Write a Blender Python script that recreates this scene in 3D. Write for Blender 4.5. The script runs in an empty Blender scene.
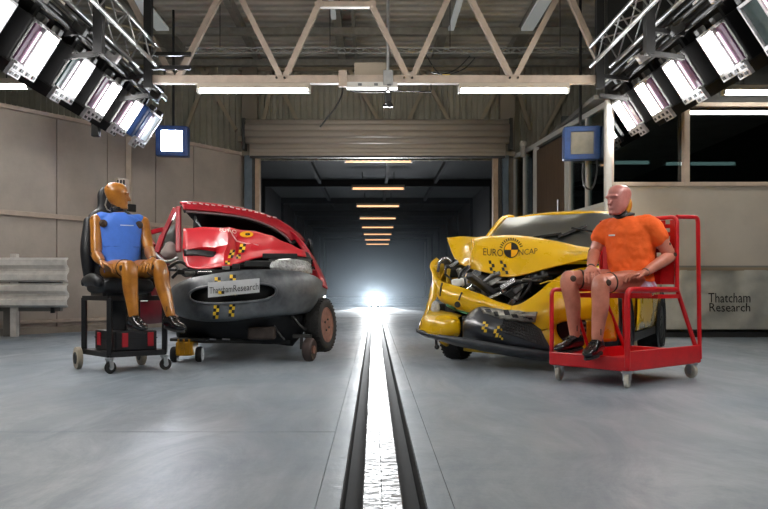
import bpy, bmesh, math, random
from mathutils import Vector, Matrix, noise
from mathutils.bvhtree import BVHTree

V = Vector
random.seed(7)
scene = bpy.context.scene
COL = scene.collection

# ------------------------------------------------------------------ camera
FPX, CX, CY, HC = 750.0, 374.0, 287.0, 0.72
cam_d = bpy.data.cameras.new('camera')
cam_d.sensor_width = 36.0
cam_d.lens = FPX / 768 * 36.0
cam_d.shift_x = (384 - CX) / 768
cam_d.shift_y = (CY - 254.5) / 768
cam_d.clip_end = 200
cam = bpy.data.objects.new('camera', cam_d)
cam.location = (0, 0, HC)
cam.rotation_euler = (math.pi / 2, 0, 0)
COL.objects.link(cam)
scene.camera = cam

# ------------------------------------------------------------------ world, exposure
world = bpy.data.worlds.new('world')
scene.world = world
world.use_nodes = True
world.node_tree.nodes['Background'].inputs[0].default_value = (0.55, 0.6, 0.68, 1)
world.node_tree.nodes['Background'].inputs[1].default_value = 0.05
scene.view_settings.view_transform = 'Standard'
scene.view_settings.look = 'None'
scene.view_settings.gamma = 1.0
scene.view_settings.use_curve_mapping = False
scene.view_settings.exposure = 0.5
try:
    scene.cycles.use_denoising = True
    scene.cycles.max_bounces = 6
    scene.cycles.sample_clamp_indirect = 6
    scene.cycles.caustics_reflective = False
    scene.cycles.caustics_refractive = False
except Exception:
    pass
LAMP_POWER = 42.0      # radiance of the lit crash-hall lamp panels
TUBE_POWER = 22.0       # radiance of the fluorescent battens
FLOOD_POWER = 900.0    # radiance of the disc of the flood lamp far down the track

# ------------------------------------------------------------------ helpers
def P(px, py, d):
    return V(((px - CX) / FPX * d, d, HC - (py - CY) / FPX * d))

def lin(c):
    return tuple(((x / 255) / 12.92 if x <= 10 else (((x / 255) + .055) / 1.055) ** 2.4) for x in c)

MATS = {}
def mat(name, col, rough=.5, metal=0., noise_amt=0., noise_scale=8., bump=0., bump_scale=60., coat=0., spec=.5,
        emit=None, emit_s=0., alt=None, stretch=(1, 1, 1), rough_var=0.):
    if name in MATS:
        return MATS[name]
    m = bpy.data.materials.new(name); m.use_nodes = True
    nt = m.node_tree; b = nt.nodes['Principled BSDF']
    c = lin(col)
    b.inputs['Base Color'].default_value = (*c, 1)
    b.inputs['Roughness'].default_value = rough
    b.inputs['Metallic'].default_value = metal
    b.inputs['Specular IOR Level'].default_value = spec
    b.inputs['Coat Weight'].default_value = coat
    b.inputs['Coat Roughness'].default_value = .08
    if emit:
        b.inputs['Emission Color'].default_value = (*lin(emit), 1)
        b.inputs['Emission Strength'].default_value = emit_s
    if noise_amt > 0 or bump > 0 or alt or rough_var:
        tc = nt.nodes.new('ShaderNodeTexCoord'); mp = nt.nodes.new('ShaderNodeMapping')
        mp.inputs['Scale'].default_value = stretch
        nt.links.new(tc.outputs['Object'], mp.inputs['Vector'])
        n = nt.nodes.new('ShaderNodeTexNoise'); n.inputs['Scale'].default_value = noise_scale
        n.inputs['Detail'].default_value = 6; n.inputs['Roughness'].default_value = .62
        nt.links.new(mp.outputs[0], n.inputs['Vector'])
        if noise_amt > 0 or alt:
            rp = nt.nodes.new('ShaderNodeValToRGB')
            a2 = lin(alt) if alt else tuple(max(0, x * (1 - noise_amt)) for x in c)
            rp.color_ramp.elements[0].color = (*a2, 1); rp.color_ramp.elements[0].position = .36
            rp.color_ramp.elements[1].color = (*c, 1); rp.color_ramp.elements[1].position = .62
            nt.links.new(n.outputs['Fac'], rp.inputs['Fac'])
            nt.links.new(rp.outputs['Color'], b.inputs['Base Color'])
        if rough_var:
            mr = nt.nodes.new('ShaderNodeMapRange')
            mr.inputs['From Min'].default_value = .3; mr.inputs['From Max'].default_value = .7
            mr.inputs['To Min'].default_value = max(.02, rough - rough_var); mr.inputs['To Max'].default_value = min(1, rough + rough_var)
            nt.links.new(n.outputs['Fac'], mr.inputs['Value']); nt.links.new(mr.outputs[0], b.inputs['Roughness'])
        if bump > 0:
            n2 = nt.nodes.new('ShaderNodeTexNoise'); n2.inputs['Scale'].default_value = bump_scale
            n2.inputs['Detail'].default_value = 5
            nt.links.new(mp.outputs[0], n2.inputs['Vector'])
            bp = nt.nodes.new('ShaderNodeBump'); bp.inputs['Strength'].default_value = bump
            bp.inputs['Distance'].default_value = .02
            nt.links.new(n2.outputs['Fac'], bp.inputs['Height']); nt.links.new(bp.outputs[0], b.inputs['Normal'])
    MATS[name] = m
    return m

def glass_mat(name, tint, amount=.25, rough=.03, refl=.9):
    m = bpy.data.materials.new(name); m.use_nodes = True
    nt = m.node_tree
    for n in list(nt.nodes): nt.nodes.remove(n)
    out = nt.nodes.new('ShaderNodeOutputMaterial')
    tr = nt.nodes.new('ShaderNodeBsdfTransparent'); tr.inputs[0].default_value = (*lin(tint), 1)
    gl = nt.nodes.new('ShaderNodeBsdfGlossy'); gl.inputs['Roughness'].default_value = rough
    gl.inputs[0].default_value = (refl, refl * 1.04, refl * 1.03, 1)
    mx = nt.nodes.new('ShaderNodeMixShader')
    fr = nt.nodes.new('ShaderNodeFresnel'); fr.inputs['IOR'].default_value = 1.5
    ad = nt.nodes.new('ShaderNodeMath'); ad.operation = 'ADD'; ad.inputs[1].default_value = amount
    nt.links.new(fr.outputs[0], ad.inputs[0]); nt.links.new(ad.outputs[0], mx.inputs[0])
    nt.links.new(tr.outputs[0], mx.inputs[1]); nt.links.new(gl.outputs[0], mx.inputs[2])
    nt.links.new(mx.outputs[0], out.inputs[0])
    MATS[name] = m
    return m

def tag(o, label=None, cat=None, group=None, kind=None):
    if label: o['label'] = label
    if cat: o['category'] = cat
    if group: o['group'] = group
    if kind: o['kind'] = kind
    return o

def empty(name, loc, rz=0., label=None, cat=None, group=None, kind=None):
    o = bpy.data.objects.new(name, None); COL.objects.link(o)
    o.location = loc; o.rotation_euler = (0, 0, rz); o.empty_display_size = .1
    return tag(o, label, cat, group, kind)

def wm(o):
    m = Matrix.Translation(o.location) @ o.rotation_euler.to_matrix().to_4x4()
    if o.parent: m = wm(o.parent) @ o.matrix_parent_inverse @ m
    return m

def set_parent(o, p):
    o.parent = p
    o.matrix_parent_inverse = wm(p).inverted()

def copy_tree(o, parent=None):
    c = o.copy(); COL.objects.link(c)
    if parent is not None: c.parent = parent
    for ch in list(o.children): copy_tree(ch, c)
    return c

def cr(p0, p1, p2, p3, t):
    return .5 * ((2 * p1) + (p2 - p0) * t + (2 * p0 - 5 * p1 + 4 * p2 - p3) * t * t + (3 * p1 - p0 - 3 * p2 + p3) * t ** 3)

def spline(pts, k=6, closed=False):
    pts = [V(p) for p in pts]; n = len(pts); out = []
    if k <= 1: return pts
    rng = n if closed else n - 1
    for i in range(rng):
        if closed: q = [pts[(i + j) % n] for j in (-1, 0, 1, 2)]
        else: q = [pts[max(0, i - 1)], pts[i], pts[i + 1], pts[min(n - 1, i + 2)]]
        for s in range(k): out.append(cr(*q, s / k))
    if not closed: out.append(pts[-1])
    return out

def refine(rows, ku=5, kv=5):
    r1 = [spline(r, ku) for r in rows]
    cols = list(zip(*r1))
    c2 = [spline(c, kv) for c in cols]
    return [list(r) for r in zip(*c2)]

class MB:
    def __init__(s): s.v = []; s.f = []
    def add(s, vs, fs):
        o = len(s.v); s.v += [V(x) for x in vs]; s.f += [tuple(i + o for i in f) for f in fs]; return s
    def box(s, c, size, M=None):
        hx, hy, hz = size[0] / 2, size[1] / 2, size[2] / 2
        pts = [V((x * hx, y * hy, z * hz)) for z in (-1, 1) for y in (-1, 1) for x in (-1, 1)]
        if M is not None: pts = [M @ p for p in pts]
        return s.add([p + V(c) for p in pts], [(0, 2, 3, 1), (4, 5, 7, 6), (0, 1, 5, 4), (2, 6, 7, 3), (0, 4, 6, 2), (1, 3, 7, 5)])
    def bar(s, a, b, w, h, up=(0, 0, 1)):
        a, b = V(a), V(b); d = (b - a).normalized(); up = V(up)
        if abs(d.dot(up)) > .98: up = V((0, 1, 0))
        x = d.cross(up).normalized(); z = x.cross(d)
        q = [a + x * i * w / 2 + z * j * h / 2 for i, j in ((-1, -1), (1, -1), (1, 1), (-1, 1))]
        q += [p + (b - a) for p in q]
        return s.add(q, [(0, 1, 2, 3), (7, 6, 5, 4), (0, 4, 5, 1), (1, 5, 6, 2), (2, 6, 7, 3), (3, 7, 4, 0)])
    def tube(s, pts, r=.01, n=8, closed=False, ell=None):
        pts = [V(p) for p in pts]; m = len(pts)
        rs = r if isinstance(r, (list, tuple)) else [r] * m
        up = None; rings = []
        for i, p in enumerate(pts):
            if closed: d = pts[(i + 1) % m] - pts[i - 1]
            else: d = pts[min(i + 1, m - 1)] - pts[max(i - 1, 0)]
            d = d.normalized() if d.length > 1e-9 else V((0, 0, 1))
            if up is None:
                up = V((0, 0, 1)) if abs(d.z) < .9 else V((1, 0, 0))
            x = d.cross(up); x = x.normalized() if x.length > 1e-6 else V((1, 0, 0))
            up = x.cross(d).normalized()
            rings.append([p + (x * math.cos(t) + up * math.sin(t) * (ell or 1)) * rs[i] for t in [2 * math.pi * k / n for k in range(n)]])
        return s.rings(rings, closed)
    def rings(s, rings, closed=False, cap=True):
        n = len(rings[0]); vs = [p for r in rings for p in r]; fs = []
        m = len(rings)
        for i in range(m if closed else m - 1):
            j = (i + 1) % m
            for k in range(n):
                l = (k + 1) % n
                fs.append((i * n + k, i * n + l, j * n + l, j * n + k))
        if cap and not closed:
            fs.append(tuple(reversed(range(n)))); fs.append(tuple((m - 1) * n + k for k in range(n)))
        return s.add(vs, fs)
    def lathe(s, prof, c, axis, n=24):
        axis = V(axis).normalized(); c = V(c)
        u = axis.orthogonal().normalized(); w = axis.cross(u)
        rings = [[c + axis * h + (u * math.cos(t) + w * math.sin(t)) * r for t in [2 * math.pi * k / n for k in range(n)]] for r, h in prof]
        return s.rings(rings)
    def grid(s, rows, flip=False):
        m, n = len(rows), len(rows[0]); vs = [p for r in rows for p in r]
        fs = [(i * n + j, i * n + j + 1, (i + 1) * n + j + 1, (i + 1) * n + j) for i in range(m - 1) for j in range(n - 1)]
        if flip: fs = [tuple(reversed(f)) for f in fs]
        return s.add(vs, fs)
    def prism(s, pts, ext):
        pts = [V(p) for p in pts]; n = len(pts); e = V(ext)
        return s.add(pts + [p + e for p in pts], [tuple(reversed(range(n))), tuple(n + i for i in range(n))] + [(i, (i + 1) % n, n + (i + 1) % n, n + i) for i in range(n)])
    def ball(s, c, r, n=12, sc=(1, 1, 1), M=None):
        c = V(c); rings = []
        for i in range(n // 2 + 1):
            a = math.pi * i / (n // 2); q = max(math.sin(a), .02)
            ring = []
            for k in range(n):
                t = 2 * math.pi * k / n
                p = V((q * math.cos(t) * sc[0], q * math.sin(t) * sc[1], -math.cos(a) * sc[2])) * r
                ring.append(c + (M @ p if M is not None else p))
            rings.append(ring)
        return s.rings(rings)
    def build(s, name, m, parent=None, smooth=None, bevel=0., solid=0., remesh=0., subsurf=0, base=False, offset=-1, smooth_it=0):
        me = bpy.data.meshes.new(name)
        org = V((0, 0, 0))
        if parent is None or base:
            lo = V([min(p[i] for p in s.v) for i in range(3)]); hi = V([max(p[i] for p in s.v) for i in range(3)])
            org = V(((lo.x + hi.x) / 2, (lo.y + hi.y) / 2, lo.z))
        me.from_pydata([p - org for p in s.v], [], s.f)
        bm = bmesh.new(); bm.from_mesh(me); bmesh.ops.recalc_face_normals(bm, faces=bm.faces); bm.to_mesh(me); bm.free()
        me.materials.append(m)
        o = bpy.data.objects.new(name, me); COL.objects.link(o)
        o.location = org
        if parent is not None: set_parent(o, parent)
        if smooth is not None or remesh or subsurf:
            me.shade_smooth()
            if smooth is not None and smooth < 180: me.set_sharp_from_angle(angle=math.radians(smooth))
        if solid:
            md = o.modifiers.new('solid', 'SOLIDIFY'); md.thickness = solid; md.offset = offset
        if bevel:
            md = o.modifiers.new('bevel', 'BEVEL'); md.width = bevel; md.segments = 2; md.limit_method = 'ANGLE'
        if remesh:
            md = o.modifiers.new('remesh', 'REMESH'); md.mode = 'VOXEL'; md.voxel_size = remesh; md.use_smooth_shade = True
            if smooth_it:
                md = o.modifiers.new('smooth', 'SMOOTH'); md.iterations = smooth_it; md.factor = .5
        if subsurf:
            md = o.modifiers.new('sub', 'SUBSURF'); md.levels = subsurf; md.render_levels = subsurf
        return o

def limb(mb, pts, rad, n=14, k=5, ell=1., axis=None):
    """tapered rounded limb along pts; rad = radius at each point"""
    ps = spline(pts, k); rr = [x.x for x in spline([V((r, 0, 0)) for r in rad], k)]
    d0 = (ps[1] - ps[0]).normalized(); d1 = (ps[-1] - ps[-2]).normalized()
    a, b = rr[0], rr[-1]
    pre = [(ps[0] - d0 * a * s, a * math.sqrt(max(.0004, 1 - s * s))) for s in (.98, .85, .6, .3)]
    post = [(ps[-1] + d1 * b * s, b * math.sqrt(max(.0004, 1 - s * s))) for s in (.3, .6, .85, .98)]
    allp = pre + list(zip(ps, rr)) + post
    mb.tube([p for p, r in allp], [r for p, r in allp], n, ell=ell)
    return mb

def ellipse_loft(mb, secs, n=22, k=4, power=2.4):
    """secs: (centre, side vector, depth vector) ellipse half axes; smooth loft"""
    cs = spline([V(s[0]) for s in secs], k); xs = spline([V(s[1]) for s in secs], k); ys = spline([V(s[2]) for s in secs], k)
    rings = []
    for c, x, y in zip(cs, xs, ys):
        ring = []
        for i in range(n):
            t = 2 * math.pi * i / n; ct, st = math.cos(t), math.sin(t)
            e = 2 / power
            ring.append(c + x * math.copysign(abs(ct) ** e, ct) + y * math.copysign(abs(st) ** e, st))
        rings.append(ring)
    mb.rings(rings)
    return mb

def font_mesh(txt, size=1.0):
    cu = bpy.data.curves.new('text', 'FONT'); cu.body = txt; cu.size = size; cu.resolution_u = 2
    cu.align_x = 'CENTER'; cu.align_y = 'CENTER'
    ob = bpy.data.objects.new('text_source', cu); COL.objects.link(ob)
    dg = bpy.context.evaluated_depsgraph_get()
    me = bpy.data.meshes.new_from_object(ob.evaluated_get(dg))
    vs = [v.co.copy() for v in me.vertices]; fs = [tuple(p.vertices) for p in me.polygons]
    bpy.data.objects.remove(ob); bpy.data.meshes.remove(me); bpy.data.curves.remove(cu)
    lo = V((min(v.x for v in vs), min(v.y for v in vs), 0)); hi = V((max(v.x for v in vs), max(v.y for v in vs), 0))
    c = (lo + hi) / 2
    return [V(((v.x - c.x) / (hi.x - lo.x), (v.y - c.y) / (hi.y - lo.y), 0)) for v in vs], fs   # unit box -0.5..0.5

def bvh(o_mb):
    return BVHTree.FromPolygons(o_mb.v, o_mb.f)

CAM = V((0, 0, HC))
def stick(tree, px, py, off=.004, fallback=7.):
    """the point of a surface behind a picture position, lifted off it by a hair"""
    d = (P(px, py, 1.0) - CAM).normalized()
    loc, nor, i, dist = tree.ray_cast(CAM, d)
    if loc is None: return P(px, py, fallback)
    if nor.dot(d) > 0: nor = -nor
    return loc + nor * (off + .007)

def quad_map(q, s, t):
    """bilinear in a picture quad: tl, tr, br, bl ; s 0..1 across, t 0..1 down"""
    (x0, y0), (x1, y1), (x2, y2), (x3, y3) = q
    return ((x0 * (1 - s) + x1 * s) * (1 - t) + (x3 * (1 - s) + x2 * s) * t, (y0 * (1 - s) + y1 * s) * (1 - t) + (y3 * (1 - s) + y2 * s) * t)

# materials used in many places
CREAM = mat('cream_paint', (160, 150, 138), .55, noise_amt=.25, noise_scale=4, bump=.1)
CREAM_L = mat('cream_steel', (196, 180, 164), .5, noise_amt=.18, noise_scale=6)
STEEL_D = mat('dark_steel', (62, 62, 60), .5, .3, noise_amt=.3, noise_scale=9)
BLACK = mat('black_paint', (16, 16, 18), .5, noise_amt=.3, noise_scale=12)
BLACK_PL = mat('black_plastic', (28, 29, 32), .38, noise_amt=.3, noise_scale=20, bump=.05, bump_scale=300)
RUBBER = mat('rubber', (30, 29, 29), .75, noise_amt=.35, noise_scale=25, bump=.2, bump_scale=90)
ALU = mat('aluminium', (196, 198, 200), .32, .9, noise_amt=.15, noise_scale=14)
WHITE_PL = mat('white_plastic', (225, 225, 220), .4)
GREY_PAINT = mat('grey_paint', (120, 124, 126), .5, noise_amt=.2)
BLUE_GREY = mat('blue_grey_paint', (96, 112, 124), .5, noise_amt=.2)
# ================================================================== THE SETTING
def concrete(name, ca, cb, rough, scuff=.5):
    """worn painted concrete: mottling, trowel scuffs, scattered chips, uneven gloss"""
    m = bpy.data.materials.new(name); m.use_nodes = True; nt = m.node_tree; b = nt.nodes['Principled BSDF']
    tc = nt.nodes.new('ShaderNodeTexCoord'); geo = nt.nodes.new('ShaderNodeNewGeometry')
    def noise_n(scale, st=(1, 1, 1), detail=8, rg=.65, dist=0.):
        mp = nt.nodes.new('ShaderNodeMapping'); mp.inputs['Scale'].default_value = st; nt.links.new(geo.outputs['Position'], mp.inputs[0])
        n = nt.nodes.new('ShaderNodeTexNoise'); n.inputs['Scale'].default_value = scale; n.inputs['Detail'].default_value = detail
        n.inputs['Roughness'].default_value = rg; n.inputs['Distortion'].default_value = dist; nt.links.new(mp.outputs[0], n.inputs['Vector']); return n
    def ramp(n, p0, p1, c0, c1):
        r = nt.nodes.new('ShaderNodeValToRGB'); e = r.color_ramp.elements
        e[0].position = p0; e[1].position = p1; e[0].color = (*c0, 1); e[1].color = (*c1, 1); nt.links.new(n.outputs['Fac'], r.inputs['Fac']); return r
    n1 = noise_n(.8, dist=.8); n2 = noise_n(2.2, (1, .35, 1), 9, .72, 1.2); n3 = noise_n(7.0, detail=3, rg=.5)
    base = ramp(n1, .35, .66, lin(ca), lin(cb))
    sc = ramp(n2, .42, .68, (.78, .80, .82), (1.14, 1.13, 1.12))
    mx = nt.nodes.new('ShaderNodeMix'); mx.data_type = 'RGBA'; mx.blend_type = 'MULTIPLY'; mx.inputs['Factor'].default_value = scuff
    nt.links.new(base.outputs[0], mx.inputs['A']); nt.links.new(sc.outputs[0], mx.inputs['B'])
    sp = ramp(n3, .735, .76, (0, 0, 0), (1, 1, 1))
    mx2 = nt.nodes.new('ShaderNodeMix'); mx2.data_type = 'RGBA'; nt.links.new(sp.outputs[0], mx2.inputs['Factor'])
    nt.links.new(mx.outputs['Result'], mx2.inputs['A']); mx2.inputs['B'].default_value = (*lin((70, 72, 74)), 1)
    nt.links.new(mx2.outputs['Result'], b.inputs['Base Color'])
    mr = nt.nodes.new('ShaderNodeMapRange'); mr.inputs['From Min'].default_value = .35; mr.inputs['From Max'].default_value = .68
    mr.inputs['To Min'].default_value = rough + .12; mr.inputs['To Max'].default_value = rough - .10
    nt.links.new(n2.outputs['Fac'], mr.inputs['Value']); nt.links.new(mr.outputs[0], b.inputs['Roughness'])
    n4 = noise_n(26, detail=4); bp = nt.nodes.new('ShaderNodeBump'); bp.inputs['Strength'].default_value = .07; bp.inputs['Distance'].default_value = .02
    nt.links.new(n4.outputs['Fac'], bp.inputs['Height']); nt.links.new(bp.outputs[0], b.inputs['Normal'])
    return m
conc = concrete('concrete', (128, 141, 153), (156, 164, 171), .40, .7)
conc2 = concrete('concrete_strip', (142, 150, 157), (164, 168, 171), .40, .8)
pit_m = mat('slot_dark', (30, 28, 27), .7, noise_amt=.4, noise_scale=6)
steel_plate = mat('track_plate_steel', (148, 150, 152), .46, .0, noise_amt=.35, noise_scale=5, bump=.35, bump_scale=24, rough_var=.1)

Y_DOOR = 15.0
floor = MB().box((-2, 20, -.16), (26, 62, .12)).build('floor', pit_m); tag(floor, kind='structure')
def slab(x0, x1, y0, y1, m=conc, nm='floor_slab'):
    g = .0012
    return MB().box(((x0 + x1) / 2, (y0 + y1) / 2, -.05), (x1 - x0 - 2 * g, y1 - y0 - 2 * g, .1)).build(nm, m, floor)
YJ = 3.724
slab(-15, -.192, -10, YJ); slab(-15, -.192, YJ + .006, 9.3); slab(-15, -.192, 9.3, Y_DOOR + .3)
slab(.262, 11, -10, 9.3); slab(.262, 11, 9.3, Y_DOOR + .3)
y = Y_DOOR + .3; k = 0
while y < 50:
    for x0, x1 in ((-3.4, -.192), (.262, 3.6)):
        o = slab(x0, x1, y, y + 2.2, conc2)
        o.location.z += random.uniform(-.006, .004)
    y += 2.2
for x in (-.110, -.039, .096, .172):
    MB().box((x, 20, -.056), (.004, 60, .1)).build('slot_shade_strip', pit_m, floor)  # thin dark strips added so the lit slot walls look shaded
for y0, y1 in ((-10, 5.2), (5.2, 9.3), (9.3, 14), (14, 20), (20, 27), (27, 50)):
    slab(-.192, -.112, y0, y1, conc, 'edging_strip')
    slab(.174, .262, y0, y1, conc, 'edging_strip')
    slab(-.037, .027, y0, y1, steel_plate, 'track_plate')
    slab(.027, .094, y0, y1, steel_plate, 'track_plate')

# --- wall on the near side of the barrier (stands at an angle) --------------
wl_m = mat('wall_panel', (182, 172, 161), .55, noise_amt=.16, noise_scale=1.6, bump=.05, bump_scale=30)
dark_clad = mat('dark_cladding', (50, 51, 50), .6, noise_amt=.25, noise_scale=3)
A = V((-5.39, 11.25, 0)); B = V((-2.62, 15.2, 0)); D = (B - A).normalized(); N = V((D.y, -D.x, 0))   # N faces the hall
if N.y > 0: N = -N
HW = 3.43
def wp(t, z, out=0.): return A + D * t + N * out + V((0, 0, z))
LW = (B - A).length
wall_left = MB().bar(wp(-14, HW / 2, -.1), wp(LW, HW / 2, -.1), .1, HW).build('wall_left', wl_m); tag(wall_left, kind='structure')
joints = [-14, -11.5, -9, -6.5, -4, -2.4, -.9, .7, 1.62, 2.62, 3.5, LW]
for a, b in zip(joints[:-1], joints[1:]):
    MB().bar(wp(a + .008, 1.70, -.035), wp(b - .008, 1.70, -.035), .03, 3.36).build('wall_panel', wl_m, wall_left, bevel=.004)
MB().bar(wp(-14, HW - .03, 0), wp(LW, HW - .03, 0), .1, .06).build('top_rail', CREAM_L, wall_left)
MB().bar(wp(-14, 1.825, .02), wp(LW - .25, 1.825, .02), .05, .075).build('middle_rail', CREAM_L, wall_left, bevel=.006)
MB().bar(wp(-14, .19, .02), wp(LW - .2, .19, .02), .05, .05).build('low_rail', CREAM_L, wall_left)
tag(MB().bar(wp(-14, .05, .02), wp(LW, .05, .02), .04, .1).build('baseboard_left', CREAM), kind='structure')
for t, z0, z1 in ((2.02, 2.15, 3.3), (2.02, .1, .8)):
    MB().bar(wp(t, z0, .03), wp(t, z1, .03), .09, .07).build('wall_post', CREAM_L, wall_left)
# conduit and small switch box on that wall
sb = MB().box(P(122, 188, 12.0), (.22, .08, .30), Matrix.Rotation(math.atan2(D.y, D.x), 3, 'Z')).build('switch_box', CREAM_L, wall_left, bevel=.01)
for i in (-1, 0, 1):
    MB().bar(P(121 + i * 3, 180, 11.9), P(121 + i * 3, 186, 11.9), .02, .02).build('switch', BLACK, sb)
MB().box(P(131, 208, 12.2), (.16, .06, .12), Matrix.Rotation(math.atan2(D.y, D.x), 3, 'Z')).build('socket', BLACK, wall_left, bevel=.006)

# --- cladding above everything: vertical ribs ---------------------------
clad_m = mat('wall_cladding', (176, 174, 158), .6, noise_amt=.2, noise_scale=2)
ZR = 5.35
wall_back = MB()
def ribbed(p0, p1, z0, z1, pitch=.12, dep=.03):
    p0, p1 = V(p0), V(p1); L = (p1 - p0).length; n = int(L / pitch); d = (p1 - p0) / n
    nn = V((d.y, -d.x, 0)).normalized(); prof = []
    for i in range(n):
        for s, h in ((0, 0), (.5, 0), (.6, 1), (.9, 1)):
            prof.append(p0 + d * (i + s) + nn * dep * h)
    prof.append(p1)
    return [[q + V((0, 0, z0)) for q in prof], [q + V((0, 0, z1)) for q in prof]]
wall_back.grid(ribbed((-15, Y_DOOR + .35, 0), (11, Y_DOOR + .35, 0), 3.3, ZR))
wb = wall_back.build('wall_back', clad_m, solid=.03); tag(wb, kind='structure')
# piers between the doorway and the side walls
for x0, x1 in ((-3.6, -2.42), (2.6, 4.4)):
    MB().box(((x0 + x1) / 2, Y_DOOR + .36, 1.7), (x1 - x0, .2, 3.4)).build('pier', CREAM, wb)
wback2 = MB().box((-2, -10.1, 2.65), (26, .2, 5.5)).build('wall_rear', dark_clad); tag(wback2, kind='structure')
tag(MB().box((11.1, 2.5, 2.65), (.2, 26, 5.5)).build('wall_right_end', dark_clad), kind='structure')
tag(MB().box((-15.1, 2.5, 2.65), (.2, 26, 5.5)).build('wall_left_end', dark_clad), kind='structure')

# --- ceiling: corrugated sheet, ribs across ------------------------------
roof_m = mat('roof_sheet', (205, 203, 192), .55, .1, noise_amt=.22, noise_scale=1.5)
rows = []
yy = -10
while yy < Y_DOOR + .4:
    for s, h in ((0, 0), (.10, 0), (.13, .035), (.21, .035), (.24, 0)):
        rows.append([V((-15, yy + s, ZR + h)), V((11, yy + s, ZR + h))])
    yy += .25
ceil_o = MB().grid(rows).build('ceiling', roof_m, solid=.02, offset=1); tag(ceil_o, kind='structure')
purl_m = mat('purlin_steel', (150, 149, 140), .5, .2, noise_amt=.25)
for x, w in ((-3.75, .28), (-2.3, .1), (-.62, .14), (-.35, .06), (1.22, .14), (2.66, .22), (4.2, .14)):
    MB().box((x, 2.7, ZR - .11), (w, 25, .16)).build('purlin', purl_m, ceil_o)
for yb in (14.7, 12.9):
    MB().box((-2, yb, ZR - .24), (26, .12, .12)).build('cross_beam', purl_m, ceil_o)
rl_m = mat('rooflight', (205, 212, 212), .5, emit=(225, 232, 230), emit_s=.12)
for x, w, y0, y1 in ((-3.62, .22, 10.5, 12.9), (1.32, .09, 10.6, 13.0), (2.62, .2, 10.6, 12.9), (-.66, .08, 10.7, 12.3)):
    MB().box((x, (y0 + y1) / 2, ZR - .22), (w, y1 - y0, .05)).build('roof_light_strip', rl_m, ceil_o)

# --- wall with the office windows -----------------------------------------
YR = 10.8
wr_m = mat('wall_right_paint', (196, 188, 176), .55, noise_amt=.12, noise_scale=1.4)
X0, X1 = 3.37, 11.0
wr = MB().box(((X0 + X1) / 2, YR + .08, (.99 + 2.17) / 2), (X1 - X0, .16, 2.17 - .99)).build('wall_right', wr_m); tag(wr, kind='structure')
MB().box(((X0 + X1) / 2, YR + .08, .5), (X1 - X0, .12, 1.0)).build('lower_wall', mat('lower_wall', (104, 102, 98), .6, noise_amt=.2), wr)
MB().box(((X0 + X1) / 2, YR + .08, 3.36 + .99), (X1 - X0, .14, 1.98)).build('upper_cladding', dark_clad, wr)
MB().box(((X0 + X1) / 2, YR - .05, 1.0), (X1 - X0, .14, .05)).build('ledge', mat('ledge_grey', (128, 126, 120), .5), wr)
tag(MB().box(((X0 + X1) / 2, YR - .02, .04), (X1 - X0, .05, .08)).build('baseboard_right', mat('base_dark', (60, 60, 60), .5)), kind='structure')
dark_glass = glass_mat('office_glass', (120, 135, 135), .08, .02)
for i, (xa, xb) in enumerate(((3.45, 4.46), (4.54, 6.9), (6.98, 9.4))):
    w = MB().box(((xa + xb) / 2, YR + .1, (2.22 + 3.33) / 2), (xb - xa, .012, 1.11)).build('window_%d' % (i + 1), dark_glass); tag(w, kind='structure')
    fr = MB()
    for z in (2.2, 3.345): fr.box(((xa + xb) / 2 - .04, YR + .03, z), (xb - xa + .08, .11, .06))
    fr.box((xa - .04, YR + .03, 2.77), (.078, .11, 1.084))
    fr.build('window_frame', CREAM_L, w, bevel=.005)
tag(MB().box((7.2, 12.5, 3.52), (7.4, 3.2, .06)).build('ceiling_office', MATS['dark_cladding']), kind='structure')
# office behind the glass
off = MB().box((7.2, 14.0, 2.7), (7.4, .1, 2.4)).build('wall_office', mat('office_wall', (110, 116, 114), .7)); tag(off, kind='structure')

# --- glazed booth running back beside the doorway ------------------------------
booth_fr = mat('booth_frame', (188, 188, 184), .45)
booth_glass = glass_mat('booth_glass', (165, 190, 190), .10, .02)
bp0, bp1, bp2 = V((3.37, 10.85, 0)), V((3.03, 14.05, 0)), V((2.87, 15.25, 0))
bz = 3.36
wbth = MB().bar(bp0 + V((0, 0, .95)), bp1 + V((0, 0, .95)), .08, 1.9).build('wall_booth', wr_m); tag(wbth, kind='structure')
def bl(t, a=bp0, b=bp1): return a + (b - a) * t
for a, b, ts in ((bp0, bp1, (0, .22, .45, .5, .98)), (bp1, bp2, (.02, .5, 1.0))):
    for t in ts:
        p = bl(t, a, b)
        MB().bar(p + V((0, 0, 0)), p + V((0, 0, bz)), .07, .07, up=(0, 1, 0)).build('mullion', booth_fr, wbth)
    MB().bar(a + V((0, 0, bz)), b + V((0, 0, bz)), .08, .08).build('head_rail', booth_fr, wbth)
    MB().bar(a + V((0, 0, 1.92)), b + V((0, 0, 1.92)), .08, .06).build('sill_rail', booth_fr, wbth)
for t0, t1 in ((.01, .22), (.22, .45)):
    MB().bar(bl(t0) + V((0, 0, 2.63)), bl(t1) + V((0, 0, 2.63)), .012, 1.4).build('pane', booth_glass, wbth)
MB().bar(bp1 + V((0, 0, .95)), bp2 + V((0, 0, .95)), .06, 1.9).build('low_panel', booth_fr, wbth)
for t0, t1 in ((.03, .5), (.5, .98)):
    MB().bar(bl(t0, bp1, bp2) + V((0, 0, 2.63)), bl(t1, bp1, bp2) + V((0, 0, 2.63)), .012, 1.4).build('pane', booth_glass, wbth)
dr = MB().bar(bl(.52) + V((0, 0, 1.65)), bl(.96) + V((0, 0, 1.65)), .05, 3.2).build('door_1', mat('door_brown', (92, 74, 58), .45, noise_amt=.3, noise_scale=3, stretch=(6, 6, .6))); tag(dr, kind='structure')
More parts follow.
